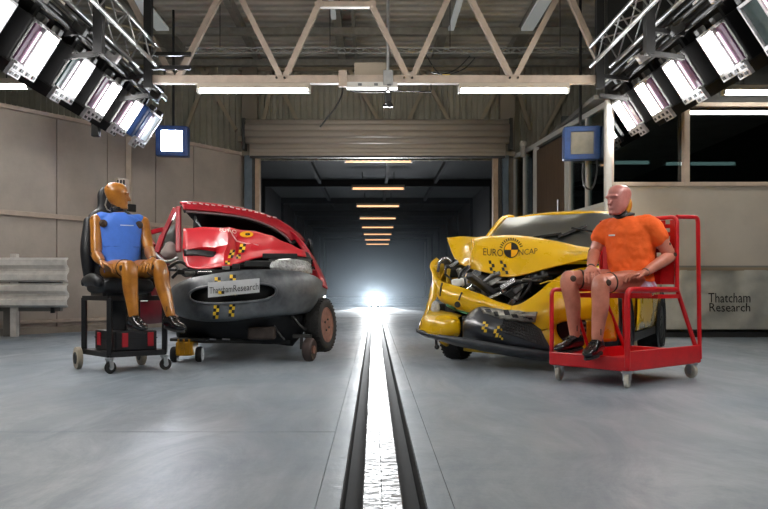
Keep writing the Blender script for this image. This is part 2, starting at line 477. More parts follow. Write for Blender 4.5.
MB().tube([bl(.58) + V((-.06, 0, 1.9)), bl(.58) + V((-.06, 0, 2.2))], .012).build('door_handle', ALU, dr)
tag(MB().box((4.2, 15.0, 1.7), (1.9, .06, 3.4)).build('wall_booth_back', mat('booth_inside', (150, 160, 158), .6)), kind='structure')
tag(MB().box((3.95, 12.9, bz + .08), (1.6, 4.3, .06)).build('ceiling_booth', mat('booth_roof', (110, 108, 104), .6)), kind='structure')
# white column at the corner
MB().tube([(3.34, 10.7, 0), (3.34, 10.7, 3.38)], .05, 12).build('corner_pipe', booth_fr, wr)

# --- doorway: columns, jambs, roller shutter --------------------------------
jamb_m = mat('door_jamb', (186, 160, 134), .5, noise_amt=.2)
for x, w, m_, nm in ((-2.52, .16, BLUE_GREY, 'trim_1'), (2.64, .12, BLUE_GREY, 'trim_2'), (-2.34, .09, jamb_m, 'trim_3'), (2.44, .1, jamb_m, 'trim_4'), (-2.42, .06, STEEL_D, 'trim_5'), (2.53, .07, STEEL_D, 'trim_6')):
    tag(MB().box((x, Y_DOOR + .12, 1.68), (w, .18, 3.36)).build(nm, m_, bevel=.006), kind='structure')
for i, x in enumerate((-2.5, 2.68)):
    tag(MB().box((x, Y_DOOR + .15, 4.35), (.3, .2, 2.0)).build('trim_%d' % (7 + i), mat('column_cream', (140, 132, 118), .55)), kind='structure')
shut_m = mat('shutter_paint', (206, 196, 182), .45, .1, noise_amt=.06, noise_scale=2)
shutter = empty('roller_shutter', (0.07, Y_DOOR, 3.3), label='cream ribbed roller shutter rolled up above the dark doorway', cat='shutter')
def slat_profile(z0, z1, ybase, n):
    pts = []
    for i in range(n):
        za = z0 + (z1 - z0) * i / n; h = (z1 - z0) / n
        for s, o in ((0, 0), (.15, .0), (.3, .035), (.75, .035), (.9, 0)):
            pts.append((za + h * s, ybase - o))
    return pts
zz = 3.33
for i, h in enumerate((.075, .09, .09)):
    pr = [(zz, 0), (zz + h * .2, .03), (zz + h * .75, .03), (zz + h * .97, 0)]
    MB().grid([[V((x, Y_DOOR - .02 - o, z)) for z, o in pr] for x in (-2.48, 2.62)]).build('slat', shut_m, shutter, solid=.02, smooth=40)
    zz += h
for i, (h, o) in enumerate(((.11, .10), (.12, .17), (.12, .17), (.1, .1))):
    pr = [(zz, o - .02), (zz + h * .2, o + .02), (zz + h * .8, o + .02), (zz + h * .97, o - .02)]
    MB().grid([[V((x, Y_DOOR - q, z)) for z, q in pr] for x in (-2.55, 2.68)]).build('slat', shut_m, shutter, solid=.02, smooth=40)
    zz += h
for x in (-2.58, 2.71):
    MB().box((x, Y_DOOR + .0, 3.75), (.06, .4, .62)).build('end_plate', STEEL_D, shutter)
MB().box((.07, Y_DOOR - .03, 3.315), (5.08, .07, .04)).build('bottom_bar', STEEL_D, shutter)

# --- tunnel beyond the doorway ---------------------------------------------------
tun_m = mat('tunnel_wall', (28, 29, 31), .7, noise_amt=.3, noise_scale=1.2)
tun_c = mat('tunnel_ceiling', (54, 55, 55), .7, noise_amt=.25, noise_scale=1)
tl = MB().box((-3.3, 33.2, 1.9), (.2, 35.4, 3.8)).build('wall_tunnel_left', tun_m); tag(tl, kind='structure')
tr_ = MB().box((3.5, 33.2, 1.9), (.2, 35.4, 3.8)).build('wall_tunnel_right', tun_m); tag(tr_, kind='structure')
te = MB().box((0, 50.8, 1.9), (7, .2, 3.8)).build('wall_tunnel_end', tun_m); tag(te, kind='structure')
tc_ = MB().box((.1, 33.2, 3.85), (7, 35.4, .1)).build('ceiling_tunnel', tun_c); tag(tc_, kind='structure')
for i in range(8):
    yb = 17.2 + i * 4.37
    MB().box((.1, yb, 3.7), (6.6, .14, .2)).build('tunnel_beam', tun_m, tc_)
    for x in (-3.17, 3.37):
        MB().box((x, yb, 1.8), (.12, .2, 3.6)).build('tunnel_post', tun_m, tl if x < 0 else tr_)
for x in (-1.55, .35, 1.75):
    MB().box((x, 22, 3.74), (.09, 13, .12)).build('tunnel_rib', tun_m, tc_)
# ================================================================== LAMPS AND ROOF STEEL
tube_m = mat('tube_glow', (250, 250, 245), .4, emit=(255, 250, 240), emit_s=TUBE_POWER)
tube_off = mat('tube_glow_office', (240, 250, 245), .4, emit=(225, 240, 235), emit_s=1.6)
tube_warm = mat('tube_glow_warm', (250, 225, 200), .4, emit=(255, 188, 134), emit_s=1.15)
def batten(name, x, yb, z, w, body_m, glow, label, group=None, rods=0.):
    t = empty(name, (x, yb, z - .05), label=label, cat='light', group=group)
    MB().box((x, yb, z + .05), (w, .13, .07)).build('housing', body_m, t, bevel=.01)
    MB().tube([(x - w / 2 + .03, yb, z - .005), (x + w / 2 - .03, yb, z - .005)], .034, 10).build('tube', glow, t, smooth=60)
    for s in (-1, 1):
        MB().box((x + s * (w / 2 - .015), yb, z), (.035, .1, .085)).build('end_cap', WHITE_PL, t, bevel=.006)
    for s in (-.3, .3):
        MB().tube([(x + s * w, yb, z + .08), (x + s * w, yb, rods if rods else z + .16)], .012, 6).build('hanger', STEEL_D, t)
    return t

YT, ZT = 10.0, .72 + 207 / 750 * 10.0     # the roof truss nearest the camera
batten_h = mat('batten_housing', (186, 176, 160), .5)
batten('strip_light', -1.60, YT, 3.345, 1.5, batten_h, tube_m, 'white strip light hanging under the truss, above the red car', 'strip lights along the truss')
batten('strip_light', 1.86, YT, 3.345, 1.47, batten_h, tube_m, 'white strip light hanging under the truss, above the yellow car', 'strip lights along the truss')
batten('strip_light', -5.2, YT - .3, 3.32, 1.5, batten_h, tube_m, 'strip light behind the lamp bank over the crash barrier', 'strip lights along the truss', rods=ZR)
batten('strip_light', 5.53, 10.3, 3.40, 1.5, batten_h, tube_m, 'strip light above the office windows, behind the lamp bank', 'strip lights along the truss', rods=ZR)

for i, (x, yb) in enumerate(((-4.6, 6.0), (-1.5, 4.0), (1.5, 4.0), (4.6, 6.0), (-1.5, -1.0), (1.5, -1.0), (-5, 0.), (5, 0.))):  # unseen battens added to brighten the ceiling and walls
    batten('strip_light', x, yb, 4.5, 1.5, batten_h, tube_m, 'unseen strip light added above the camera to brighten the hall', 'unseen strip lights added over the camera', rods=ZR)
ords = ['first and largest warm tube light behind the roller shutter', 'second warm tube light from the roller shutter in the tunnel', 'third warm tube light from the shutter in the tunnel',
        'fourth warm tube light from the shutter in the tunnel', 'fifth warm tube light from the shutter in the tunnel', 'sixth warm tube light from the shutter in the tunnel',
        'seventh warm tube light from the shutter in the tunnel', 'eighth and smallest warm tube light deep in the tunnel']
for i in range(8):
    yb = 15.75 + 4.37 * i
    batten('tunnel_light', (377 - CX) / FPX * yb + .03, yb, 3.37, 1.42, batten_h, tube_warm, ords[i], 'tube lights along the tunnel ceiling', rods=3.8)
# tubes of the office, seen through its panes
for x, yb, z, w, lb in ((4.32, 12.6, 2.82, .64, 'tube light inside the office behind the narrow pane'), (5.6, 12.9, 2.85, 1.25, 'tube light inside the office behind the wide pane')):
    batten('office_light', x, yb, z, w, GREY_PAINT, tube_off, lb, 'tube lights inside the office', rods=3.45)

batten('booth_fill_light', 3.85, 13.6, 3.2, .8, GREY_PAINT, mat('booth_fill_glow', (240, 250, 245), .4, emit=(235, 245, 240), emit_s=9.0), 'tube light added inside the glazed booth to brighten its panes', rods=3.4)  # added lamp, lifts the dark booth panes
bc = P(523, 157, 14.3); beacon = empty('warning_beacon', bc, label='small pale warning beacon on top of the glazed booth', cat='beacon')
MB().lathe([(.06, 0), (.06, .04), (.045, .05), (.045, .2), (.001, .2)], bc, (0, 0, 1), 16).build('base', mat('beacon_grey', (150, 146, 138), .5), beacon)
MB().ball(bc + V((0, 0, .25)), .07, 14, (1, 1, .9)).build('dome', mat('beacon_dome', (190, 186, 176), .3), beacon, smooth=80)
# ---------------------------------------------------------------- roof truss
truss = empty('roof_truss', (0, YT, ZT), label='cream steel roof truss with zigzag web crossing the hall', cat='truss')
MB().box((.02, YT, ZT), (6.0, .1, .108)).build('bottom_chord', CREAM_L, truss, bevel=.006)
ztop = 4.95
MB().box((.02, YT, ztop + .06), (7.2, .1, .12)).build('top_chord', CREAM_L, truss)
def w_at(px, py): return V(((px - CX) / FPX * YT, YT, HC - (py - CY) / FPX * YT))
for (a, b) in (((173, 78), (124, -12)), ((178, 78), (224, -12)), ((281, 78), (236, -12)), ((285, 78), (319, 4)), ((408, 78), (371, 4)), ((412, 78), (452, -10)), ((511, 78), (466, -10)), ((515, 78), (562, -12)), ((598, 60), (566, -12))):
    pa, pb = w_at(*a), w_at(*b)
    pb = pa + (pb - pa) * ((ztop - pa.z) / (pb.z - pa.z)) if b[1] < 0 else pb
    MB().bar(pa, pb, .075, .075, up=(0, 1, 0)).build('web_member', CREAM_L, truss)
MB().bar(w_at(315, 5), w_at(376, 5), .075, .085, up=(0, 1, 0)).build('tie_bar', CREAM_L, truss)
for px in (320, 372):
    pa = w_at(px, 4); MB().bar(pa, V((pa.x, YT, ztop)), .07, .07, up=(0, 1, 0)).build('king_post', CREAM_L, truss)
for px in (281, 408, 513):
    for s in (-1, 1):
        MB().lathe([(.014, 0), (.014, .03)], w_at(px + s * 4, 79) + V((0, -.08, 0)), (0, 1, 0), 8).build('bolt', STEEL_D, truss)
# second truss in front of the door wall
YT2 = 15.2
truss2 = empty('roof_truss', (0, YT2, 4.2), label='faint olive truss in front of the ribbed wall over the roller shutter', cat='truss')
tr2_m = mat('truss_olive', (176, 166, 144), .6)
MB().box((.05, YT2, 3.72), (5.6, .1, .1)).build('bottom_chord', tr2_m, truss2)
MB().box((.05, YT2, 5.16), (5.6, .1, .1)).build('top_chord', tr2_m, truss2)
for a, b in (((200, 92), (186, 130)), ((214, 92), (236, 130)), ((270, 92), (262, 130)), ((283, 92), (302, 130)), ((362, 92), (384, 130)), ((422, 92), (404, 130)), ((433, 92), (454, 130)), ((496, 92), (476, 130)), ((518, 92), (530, 130)), ((566, 92), (540, 140))):
    pa = V(((a[0] - CX) / FPX * YT2, YT2, HC - (a[1] - CY) / FPX * YT2)); pb = V(((b[0] - CX) / FPX * YT2, YT2, HC - (b[1] - CY) / FPX * YT2))
    pa = pb + (pa - pb) * ((5.16 - pb.z) / (pa.z - pb.z))
    MB().bar(pa, pb, .07, .06, up=(0, 1, 0)).build('web_member', tr2_m, truss2)

# cable tray
tray_m = mat('tray_galvanised', (150, 152, 148), .5, .4)
YC = 11.6
def c_at(px, py): return V(((px - CX) / FPX * YC, YC, HC - (py - CY) / FPX * YC))
tray = empty('cable_tray', c_at(390, 51), label='galvanised wire cable tray running across under the roof', cat='cable tray')
zt0, zt1 = c_at(0, 48).z, c_at(0, 53).z
for z in (zt0, zt1): MB().bar(V((c_at(185, 0).x, YC, z)), V((c_at(606, 0).x, YC, z)), .02, .015).build('tray_rail', tray_m, tray)
lat = MB(); x = c_at(185, 0).x; up = 0
while x < c_at(606, 0).x - .1:
    lat.bar(V((x, YC, zt0 if up else zt1)), V((x + .09, YC, zt1 if up else zt0)), .012, .012, up=(0, 1, 0)); up = 1 - up; x += .09
lo = lat.build('tray_lattice', tray_m, tray); lo['kind'] = 'stuff'
for px in (220, 330, 450, 560):
    p = c_at(px, 48); MB().tube([p, V((p.x, YC, ZR))], .008, 6).build('tray_hanger', STEEL_D, tray)

# box, camera gear and cables on the chord
gear = empty('camera_mount', w_at(391, 77), label='overhead camera rig with white box and rail clamped to the truss', cat='camera rig')
MB().box(w_at(371, 68) + V((0, .2, 0)), (.45, .25, .2)).build('control_box', mat('box_tan', (172, 160, 142), .5), gear, bevel=.01)
MB().box(w_at(372, 86), (.68, .14, .075)).build('white_rail', WHITE_PL, gear, bevel=.006)
for dx in (-12, 4, 17): MB().box(w_at(372 + dx, 86) + V((0, -.075, 0)), (.05, .02, .03)).build('rail_slot', GREY_PAINT, gear)
MB().tube([w_at(388, -10), w_at(388, 92)], .02, 8).build('drop_pole', ALU, gear)
MB().box(w_at(388, 79) + V((0, -.06, 0)), (.13, .05, .2)).build('clamp', ALU, gear, bevel=.008)
MB().box(w_at(343, 80) + V((0, -.06, 0)), (.11, .06, .22)).build('clamp', CREAM_L, gear, bevel=.008)
cam_b = MB().box(w_at(388, 99), (.09, .1, .14)).build('camera_body', STEEL_D, gear, bevel=.01)
MB().lathe([(.035, 0), (.04, .03), (.035, .08)], w_at(389, 105) + V((0, -.05, 0)), (.1, -1, -.3), 12).build('lens', BLACK, cam_b, smooth=40)
MB().box(w_at(388, 106), (.13, .06, .03)).build('bracket', BLACK, gear)
MB().tube(spline([w_at(343, 88), w_at(341, 97), w_at(335, 108), w_at(327, 118), w_at(320, 127)], 5), .012, 6).build('hanging_cable', BLACK, gear)
MB().tube(spline([w_at(350, 91), w_at(372, 92), w_at(400, 91), w_at(431, 92)], 4), .008, 6).build('low_cable', BLACK, gear)
MB().bar(w_at(431, 84), w_at(431, 92), .012, .012, up=(0, 1, 0)).build('cable_drop', BLACK, gear)
MB().box(w_at(446, 75.5), (.1, .06, .02)).build('yellow_tag', mat('tag_yellow', (206, 176, 60), .5), gear)
cb = empty('hanging_cables', c_at(450, 55), label='black cables looping down from the tray above the yellow car', cat='cables')
for q in (((425, 53), (440, 74), (462, 70), (475, 58)), ((470, 56), (458, 68), (444, 74), (430, 72))):
    MB().tube(spline([c_at(*a) for a in q], 6), .01, 6).build('cable', BLACK, cb)

# ---------------------------------------------------------------- lamp banks
KB = .9
ZB, XB = HC + 2.68 * KB, 3.80 * KB
lamp_white = mat('lamp_panel_glow', (255, 255, 255), .3, emit=(255, 252, 248), emit_s=LAMP_POWER)
lamp_dim = mat('lamp_panel_off', (96, 116, 118), .15, coat=.6, noise_amt=.3, noise_scale=5)
lamp_pale = mat('lamp_panel_pale', (190, 200, 205), .3, emit=(190, 205, 215), emit_s=.5)
purple = mat('filter_purple', (132, 96, 126), .25, coat=.5)
teal = mat('filter_teal', (84, 116, 116), .25, coat=.5)
vent_m = mat('vent_silver', (206, 204, 206), .45, .3, noise_amt=.25, noise_scale=20)
blue_h = mat('lamp_blue_housing', (32, 70, 130), .4, noise_amt=.25, noise_scale=8)
edge_glow = mat('edge_strip', (240, 226, 236), .3, emit=(255, 235, 246), emit_s=1.6)
def make_lamp(s, panel, filt, house, label, loc, fwd=0.):
    """one lamp of a bank; s=+1 for the bank on the office side, -1 over the barrier. Built at loc."""
    x, y_, z = loc
    c = V(loc)
    T = V((s * .545, 0, -.84)).normalized()          # down the face
    Nn = V((-s * .84, 0, -.545)).normalized()        # the way it shines
    Yv = V((0, -1, 0))                               # along the bank, towards the camera
    if fwd:
        Nn = V((-s * .62, fwd, -.42)).normalized(); Yv = (Yv - Nn * Yv.dot(Nn)).normalized(); T = Yv.cross(Nn).normalized()
    M = Matrix((T, Yv, Nn)).transposed() * KB
    root = empty('flood_lamp', c - V((0, 0, .35)), label=label, cat='lamp', group='flood lamps on the overhead banks')
    h = MB(); h.box(c - Nn * .17, (.56, .62, .26), M); h.build('housing', house, root, bevel=.02)
    MB().box(c + M @ V((0, -.07, -.015)), (.45, .31, .02), M).build('light_panel', panel, root)
    fr = MB()
    for a, b, wdt in ((V((.25, 0, 0)), V((.03, .5, .05)), 0), (V((-.25, 0, 0)), V((.03, .5, .05)), 0), (V((0, .11, 0)), V((.5, .03, .05)), 0), (V((0, -.24, 0)), V((.5, .025, .05)), 0)):
        fr.box(c + M @ a, b, M)
    fr.build('panel_frame', vent_m, root)
    # side filter strip facing the camera side
    ff = MB().box(c + M @ V((0, .235, -.01)), (.46, .15, .025), M).build('side_filter', filt, root, bevel=.004)
    MB().box(c + M @ V((.02, .165, .012)), (.40, .02, .012), M).build('edge_strip', edge_glow, ff)
    # perforated ballast plates under the lower edge
    vp = MB().box(c + M @ V((.30, .02, -.0)), (.085, .56, .05), M).build('ballast_plate', vent_m, root, bevel=.004)
    for i in range(4):
        MB().box(c + M @ V((.30, -.2 + i * .145, .027)), (.04, .06, .008), M).build('ballast_hole', BLACK, vp)
    v2 = MB().box(c + M @ V((.375, .16, -.01)), (.075, .26, .05), M).build('ballast_plate', vent_m, root, bevel=.004)
    for i in range(2):
        MB().box(c + M @ V((.375, .1 + i * .12, .018)), (.036, .06, .008), M).build('ballast_hole', BLACK, v2)
    # top hinge lumps and yoke to the rail
    for i in (-.2, .2):
        MB().box(c + M @ V((-.31, i, -.04)), (.08, .1, .1), M).build('hinge', STEEL_D, root, bevel=.01)
    yk = MB(); yk.bar(c - Nn * .25 - T * .1, c - Nn * .25 - T * .48, .05, .05, up=(0, 1, 0)); yk.build('yoke', BLACK, root)
    return root
spacing = [(8.48 * KB, 0), (9.56 * KB, 1), (10.6 * KB, 2), (11.62 * KB, 3)]
namesL = ['lit flood lamp of the bank over the crash barrier, second from the frame edge', 'lit flood lamp with a teal filter on the bank over the crash barrier',
          'lit flood lamp over the barrier, third before the blue lamp', 'lit flood lamp over the barrier, next to the blue lamp']
namesR = ['largest lit flood lamp of the bank by the office windows', 'second largest lit flood lamp by the office windows',
          'third lit flood lamp of the bank by the office windows', 'smallest lit flood lamp, just before the office corner pipe']
for d, i in spacing:
    make_lamp(-1, lamp_white, teal if i == 1 else purple, BLACK, namesL[i], (-XB, d, ZB))
    make_lamp(1, lamp_white, purple, BLACK, namesR[i], (XB + .1, d, ZB))
make_lamp(-1, lamp_white, purple, BLACK, 'lit flood lamp cut off by the frame corner above the barrier', (-XB, 7.42 * KB, ZB))
make_lamp(1, lamp_dim, purple, BLACK, 'unlit flood lamp cut off by the frame corner over the office windows', (XB + .1, 7.5 * KB, ZB))
make_lamp(-1, lamp_pale, mat('filter_blue', (36, 70, 130), .3), blue_h, 'dim flood lamp with a blue housing at the far end of its bank', (-XB + .02, 12.56 * KB, ZB - .01))
# unseen bank lamps added over the camera, turned forward to light the cars
for s in (-1, 1):
    for d in (5.6, 4.6, 3.6, 2.6, 1.6):
        make_lamp(s, lamp_white, purple, BLACK, ('unseen lamp added to the barrier bank over the camera, turned at the cars' if s < 0 else 'unseen lamp added to the office bank over the camera, turned at the cars'), (s * XB, d, ZB), .75)

def square_lamp(px, py, d, panel, label, glow_side):
    c = P(px, py, d)
    root = empty('square_lamp', c - V((0, 0, .3)), label=label, cat='lamp')
    w = .34
    f = V((-c.x * .55, -c.y, -1.0)).normalized(); xx = f.cross(V((0, 0, 1))).normalized(); zz_ = xx.cross(f)
    M = Matrix((xx, f, zz_)).transposed()
    MB().box(c - f * .14, (w * 1.55, .26, w * 1.45), M).build('housing', blue_h, root, bevel=.02)
    MB().box(c + f * .005, (w, .02, w), M).build('light_panel', panel, root)
    fr = MB()
    for sx in (-1, 1): fr.box(c + M @ V((sx * w * .62, .02, 0)), (.09, .07, w * 1.4), M)
    for sz in (-1, 1): fr.box(c + M @ V((0, .02, sz * w * .6)), (w * 1.4, .07, .08), M)
    fr.build('bezel', blue_h, root, bevel=.01)
    MB().box(c + M @ V((-.06 * glow_side, .03, -w * .56)), (.3, .03, .025), M).build('latch', vent_m, root)
    q = c - f * .2; MB().bar(q + V((0, 0, .2)), V((q.x, q.y, ZR)), .035, .035).build('drop_pole', BLACK, root)
    return root
lamp_hot = mat('lamp_panel_hot', (255, 255, 255), .3, emit=(235, 244, 255), emit_s=LAMP_POWER * 2.2)
sq1 = square_lamp(172, 141, 12.3, lamp_hot, 'blue framed square lamp burning bright above the beige wall panels', 1)
sq2 = square_lamp(582, 143, 11.15, mat('lamp_glass_unlit', (150, 146, 132), .12, coat=.6, noise_amt=.3, noise_scale=3), 'blue framed square lamp, unlit, in front of the glass booth', -1)
cq = P(582, 143, 11.0)
MB().tube(spline([cq + V((0, -.05, -.3)), cq + V((.0, -.1, -.62)), cq + V((.12, -.1, -.68)), cq + V((.2, -.05, -.45)), cq + V((.22, 0, -.25))], 6), .014, 6).build('cable', BLACK, sq2)

# black rails and shrouds that carry the banks, aluminium box trusses above them
for s, lb in ((-1, 'over the crash barrier'), (1, 'by the office windows')):
    X = s * XB + (.1 if s > 0 else 0)
    T = V((s * .545, 0, -.84)).normalized(); Nn = V((-s * .84, 0, -.545)).normalized()
    root = empty('lamp_rail', (X, 8, ZB), label='black lamp rail with pipes and shroud ' + lb, cat='lamp rail')
    c0 = V((X, 0, ZB)); y0, y1 = 1.2, (11.3 if s < 0 else 10.55)
    M = Matrix((T, V((0, -1, 0)), Nn)).transposed()
    MB().box(V((X, (y0 + y1) / 2, ZB)) - Nn * .34, (.78, y1 - y0, .03), M).build('shroud', mat('shroud_black', (9, 9, 10), .9), root)
    for off_t, off_n, r, m_ in ((-.40, -.08, .03, BLACK), (-.50, .02, .022, STEEL_D), (-.46, -.22, .035, BLACK), (-.58, -.1, .028, BLACK)):
        q = V((X, 0, ZB)) + T * off_t + Nn * off_n
        MB().tube([q + V((0, y0, 0)), q + V((0, y1, 0))], r, 8).build('pipe', m_, root, smooth=60)
    for d in [7.15, 8.1, 9.1, 10.0] + ([10.9] if s < 0 else []):
        q = V((X, d, ZB)) + T * -.46
        MB().box(q, (.12, .09, .16), M).build('pipe_clamp', vent_m if int(d) % 2 else STEEL_D, root, bevel=.01)
        MB().box(q + V((0, .3, 0)) - T * .06, (.05, .2, .05), M).build('cable_clip', WHITE_PL, root)
    # box truss
    tx, tz = s * 2.99, 3.76
    t = empty('lighting_truss', (tx, 8, tz), label='aluminium lattice truss above the lamp bank ' + lb, cat='truss')
    hw = .13
    crn = [(-hw, -hw), (hw, -hw), (hw, hw), (-hw, hw)]
    for a, b in crn:
        MB().tube([V((tx + a, 1.2, tz + b)), V((tx + a, 9.9, tz + b))], .025, 8).build('chord', ALU, t, smooth=60)
    yy = 6.0; fl = 0
    while yy < 9.8:
        for (a, b), (e, f_) in ((crn[0], crn[3]), (crn[1], crn[2]), (crn[3], crn[2])):
            p, q = (V((tx + a, yy, tz + b)), V((tx + e, yy + .3, tz + f_)))
            if fl: p, q = V((tx + e, yy, tz + f_)), V((tx + a, yy + .3, tz + b))
            MB().tube([p, q], .010, 6).build('brace', ALU, t)
        yy += .3; fl = 1 - fl
    MB().box((tx, 8.15, 4.3), (.1, .1, 2.1)).build('hanger_post', BLACK, t)
    MB().box((tx, 4.5, 4.3), (.1, .1, 2.1)).build('hanger_post', BLACK, t)
    MB().box((tx, 9.94, 4.35), (.1, .1, 2.0)).build('hanger_post', BLACK, t)
    for d in (8.15, 9.94, 4.5):
        for z in (3.52, 3.26): MB().bar(V((tx, d, z)), V((s * (XB - .05), d, z - .05)), .05, .05).build('hanger_arm', BLACK, t)
    if s < 0:
        for z in (3.80, 3.62): MB().bar(V((-2.97, 9.92, z)), V((-2.42, 9.92, z)), .05, .05).build('hanger_arm', BLACK, t)
# black hanging box under the barrier bank
hb = MB().box(P(96, 128, 10.9), (.11, .1, .25)).bar(P(96, 122, 10.9), P(96, 100, 10.9), .03, .03).build('hanging_box', BLACK, bevel=.008)
tag(hb, 'small black box hanging under the barrier lamp bank', 'box')

# ---------------------------------------------------------------- the flood lamp on the track far down the tunnel
fl_m = mat('track_flood_glow', (255, 255, 255), .3, emit=(245, 250, 255), emit_s=FLOOD_POWER)
fx, fy, fz = .03, 27.0, .33
flamp = empty('track_flood_lamp', (fx, fy, 0), label='dazzling white flood lamp standing low on the track in the tunnel', cat='lamp')
MB().lathe([(.05, .2), (.11, .14), (.16, 0), (.17, -.02), (.16, -.03), (.14, -.005)], (fx, fy, fz), (0, 1, 0), 24).build('reflector', BLACK, flamp, smooth=40)
MB().lathe([(.001, -.012), (.13, -.01), (.13, .0)], (fx, fy, fz), (0, 1, 0), 24).build('light_disc', fl_m, flamp)
sl_d = bpy.data.lights.new('flood_beam', 'SPOT'); sl_d.energy = 9000; sl_d.spot_size = math.radians(44); sl_d.spot_blend = .8; sl_d.shadow_soft_size = .1; sl_d.color = (.93, .97, 1)
sl = bpy.data.objects.new('flood_beam', sl_d); COL.objects.link(sl); sl.location = (fx, fy - .05, fz); sl.rotation_euler = (math.radians(90 - 3.5), 0, math.pi); set_parent(sl, flamp)
MB().box((fx, fy - .22, fz + .19), (.5, .5, .015)).build('beam_blocker', BLACK, flamp)  # plate added to keep the beam off the upper tunnel
for q in (-.2, .2): MB().bar((fx + q, fy + .02, fz + .18), (fx + q * .7, fy + .02, fz), .015, .015).build('blocker_arm', BLACK, flamp)
MB().box((fx, fy + .1, .02), (.5, .4, .04)).build('base_plate', BLACK, flamp)
for s in (-1, 1): MB().bar((fx + s * .18, fy + .05, .04), (fx + s * .18, fy + .05, fz + .02), .03, .03).build('stand', BLACK, flamp)

# ---------------------------------------------------------------- crash barrier
bar_m = mat('barrier_paint', (236, 232, 226), .45, noise_amt=.25, noise_scale=5)
YG = 10.8
barrier = empty('crash_barrier', P(13, 337, YG), label='white double W-beam crash barrier section against the beige wall', cat='barrier')
def gb(px, py, d=YG): return P(px, py, d)
for yt, yb_ in ((259, 281), (284.5, 306)):
    zt, zb_ = gb(0, yt).z, gb(0, yb_).z; h = zt - zb_
    prof = [(0, 0), (.08, .05), (.26, .05), (.42, -.03), (.58, -.03), (.74, .05), (.92, .05), (1, 0)]
    xs = [gb(70, 0).x, gb(66, 0).x, gb(30, 0).x, gb(0, 0).x, -8.0]
    rows = [[V((x, YG - .06 - o, zb_ + h * s)) for s, o in prof] for x in xs]
    r_ = MB().grid(rows).build('rail', bar_m, barrier, solid=.02, smooth=30)
    for px in (4, 10, 16, 22):
        for f_ in (.28, .72):
            p = V((gb(px, 0).x, YG - .1, zb_ + h * f_)); MB().lathe([(.018, 0), (.012, -.02)], p, (0, 1, 0), 8).build('bolt', vent_m, r_)
for px, w in ((13, .09), (-26, .09)):
    p = gb(px, 337); MB().box((p.x, YG + .05, .60), (w, .1, 1.2)).build('post', bar_m, barrier, bevel=.006)
MB().box((gb(5, 0).x, YG + .2, .38), (.2, .1, .76)).build('back_post', mat('bpost', (120, 116, 110), .5), barrier)
MB().box((gb(20, 0).x, YG + .12, HC - (308 - CY) / FPX * YG), (1.1, .1, .1)).build('bracket_beam', mat('bpost', (120, 116, 110), .5), barrier)
MB().box((gb(33, 0).x, YG + .1, HC - (282.5 - CY) / FPX * YG), (.75, .06, .06)).build('spacer', BLACK, barrier)
MB().box(gb(52, 310) + V((0, .03, 0)), (.05, .05, .09)).build('release_catch', BLACK, barrier)

# ---------------------------------------------------------------- plastic sheet banner under the ledge
sheet_m = mat('plastic_sheet', (196, 195, 186), .30, noise_amt=.2, noise_scale=3, coat=.3)
rows = []
for i in range(26):
    z = .12 + (.96 - .12) * i / 25
    row = []
    for j in range(130):
        x = 3.5 + (9.5 - 3.5) * j / 129
        g = i / 25
        o = .03 * g * math.sin(x * 21 + 2.2 * math.sin(x * 3)) * (.4 + .6 * noise.noise(V((x * 2, 1, 0)))) + .05 * noise.noise(V((x * 2.3, z * 3, 3))) + .02 * noise.noise(V((x * 7, z * 6, 5)))
        row.append(V((x, YR - .16 + o, z)))
    rows.append(row)
sm = MB().grid(rows); tree_sheet = bvh(sm)
sheet = sm.build('banner', sheet_m, smooth=180); tag(sheet, 'wrinkled grey plastic sheet banner with printed name along the office wall', 'banner')
MB().box((6.5, YR - .14, .975), (6.0, .06, .045)).build('batten_strip', mat('tan_strip', (150, 134, 112), .6), sheet)
ink = mat('black_print', (24, 24, 26), .6)
for txt, x0, y0, x1, y1 in (('Thatcham', 708, 293, 750, 302.5), ('Research', 709, 303, 750, 311.5)):
    vs, fs = font_mesh(txt)
    MB().add([stick(tree_sheet, x0 + (x1 - x0) * (v.x + .5), y1 + (y0 - y1) * (v.y + .5), .006, YR - .2) for v in vs], fs).build('lettering', ink, sheet)
# ================================================================== CARS
def car_frame(M0, L, R):
    M0, L, R = V(M0), V(L), V(R)
    def C(u, v, z): return M0 + L * u + R * v + V((0, 0, z))
    def PV(px, py, v):
        """the point of the car's cross plane v (metres behind the front axle) behind a picture position"""
        d = P(px, py, 1.0) - CAM
        t = (v - (CAM - M0).dot(R)) / d.dot(R)
        return CAM + d * t
    return C, PV

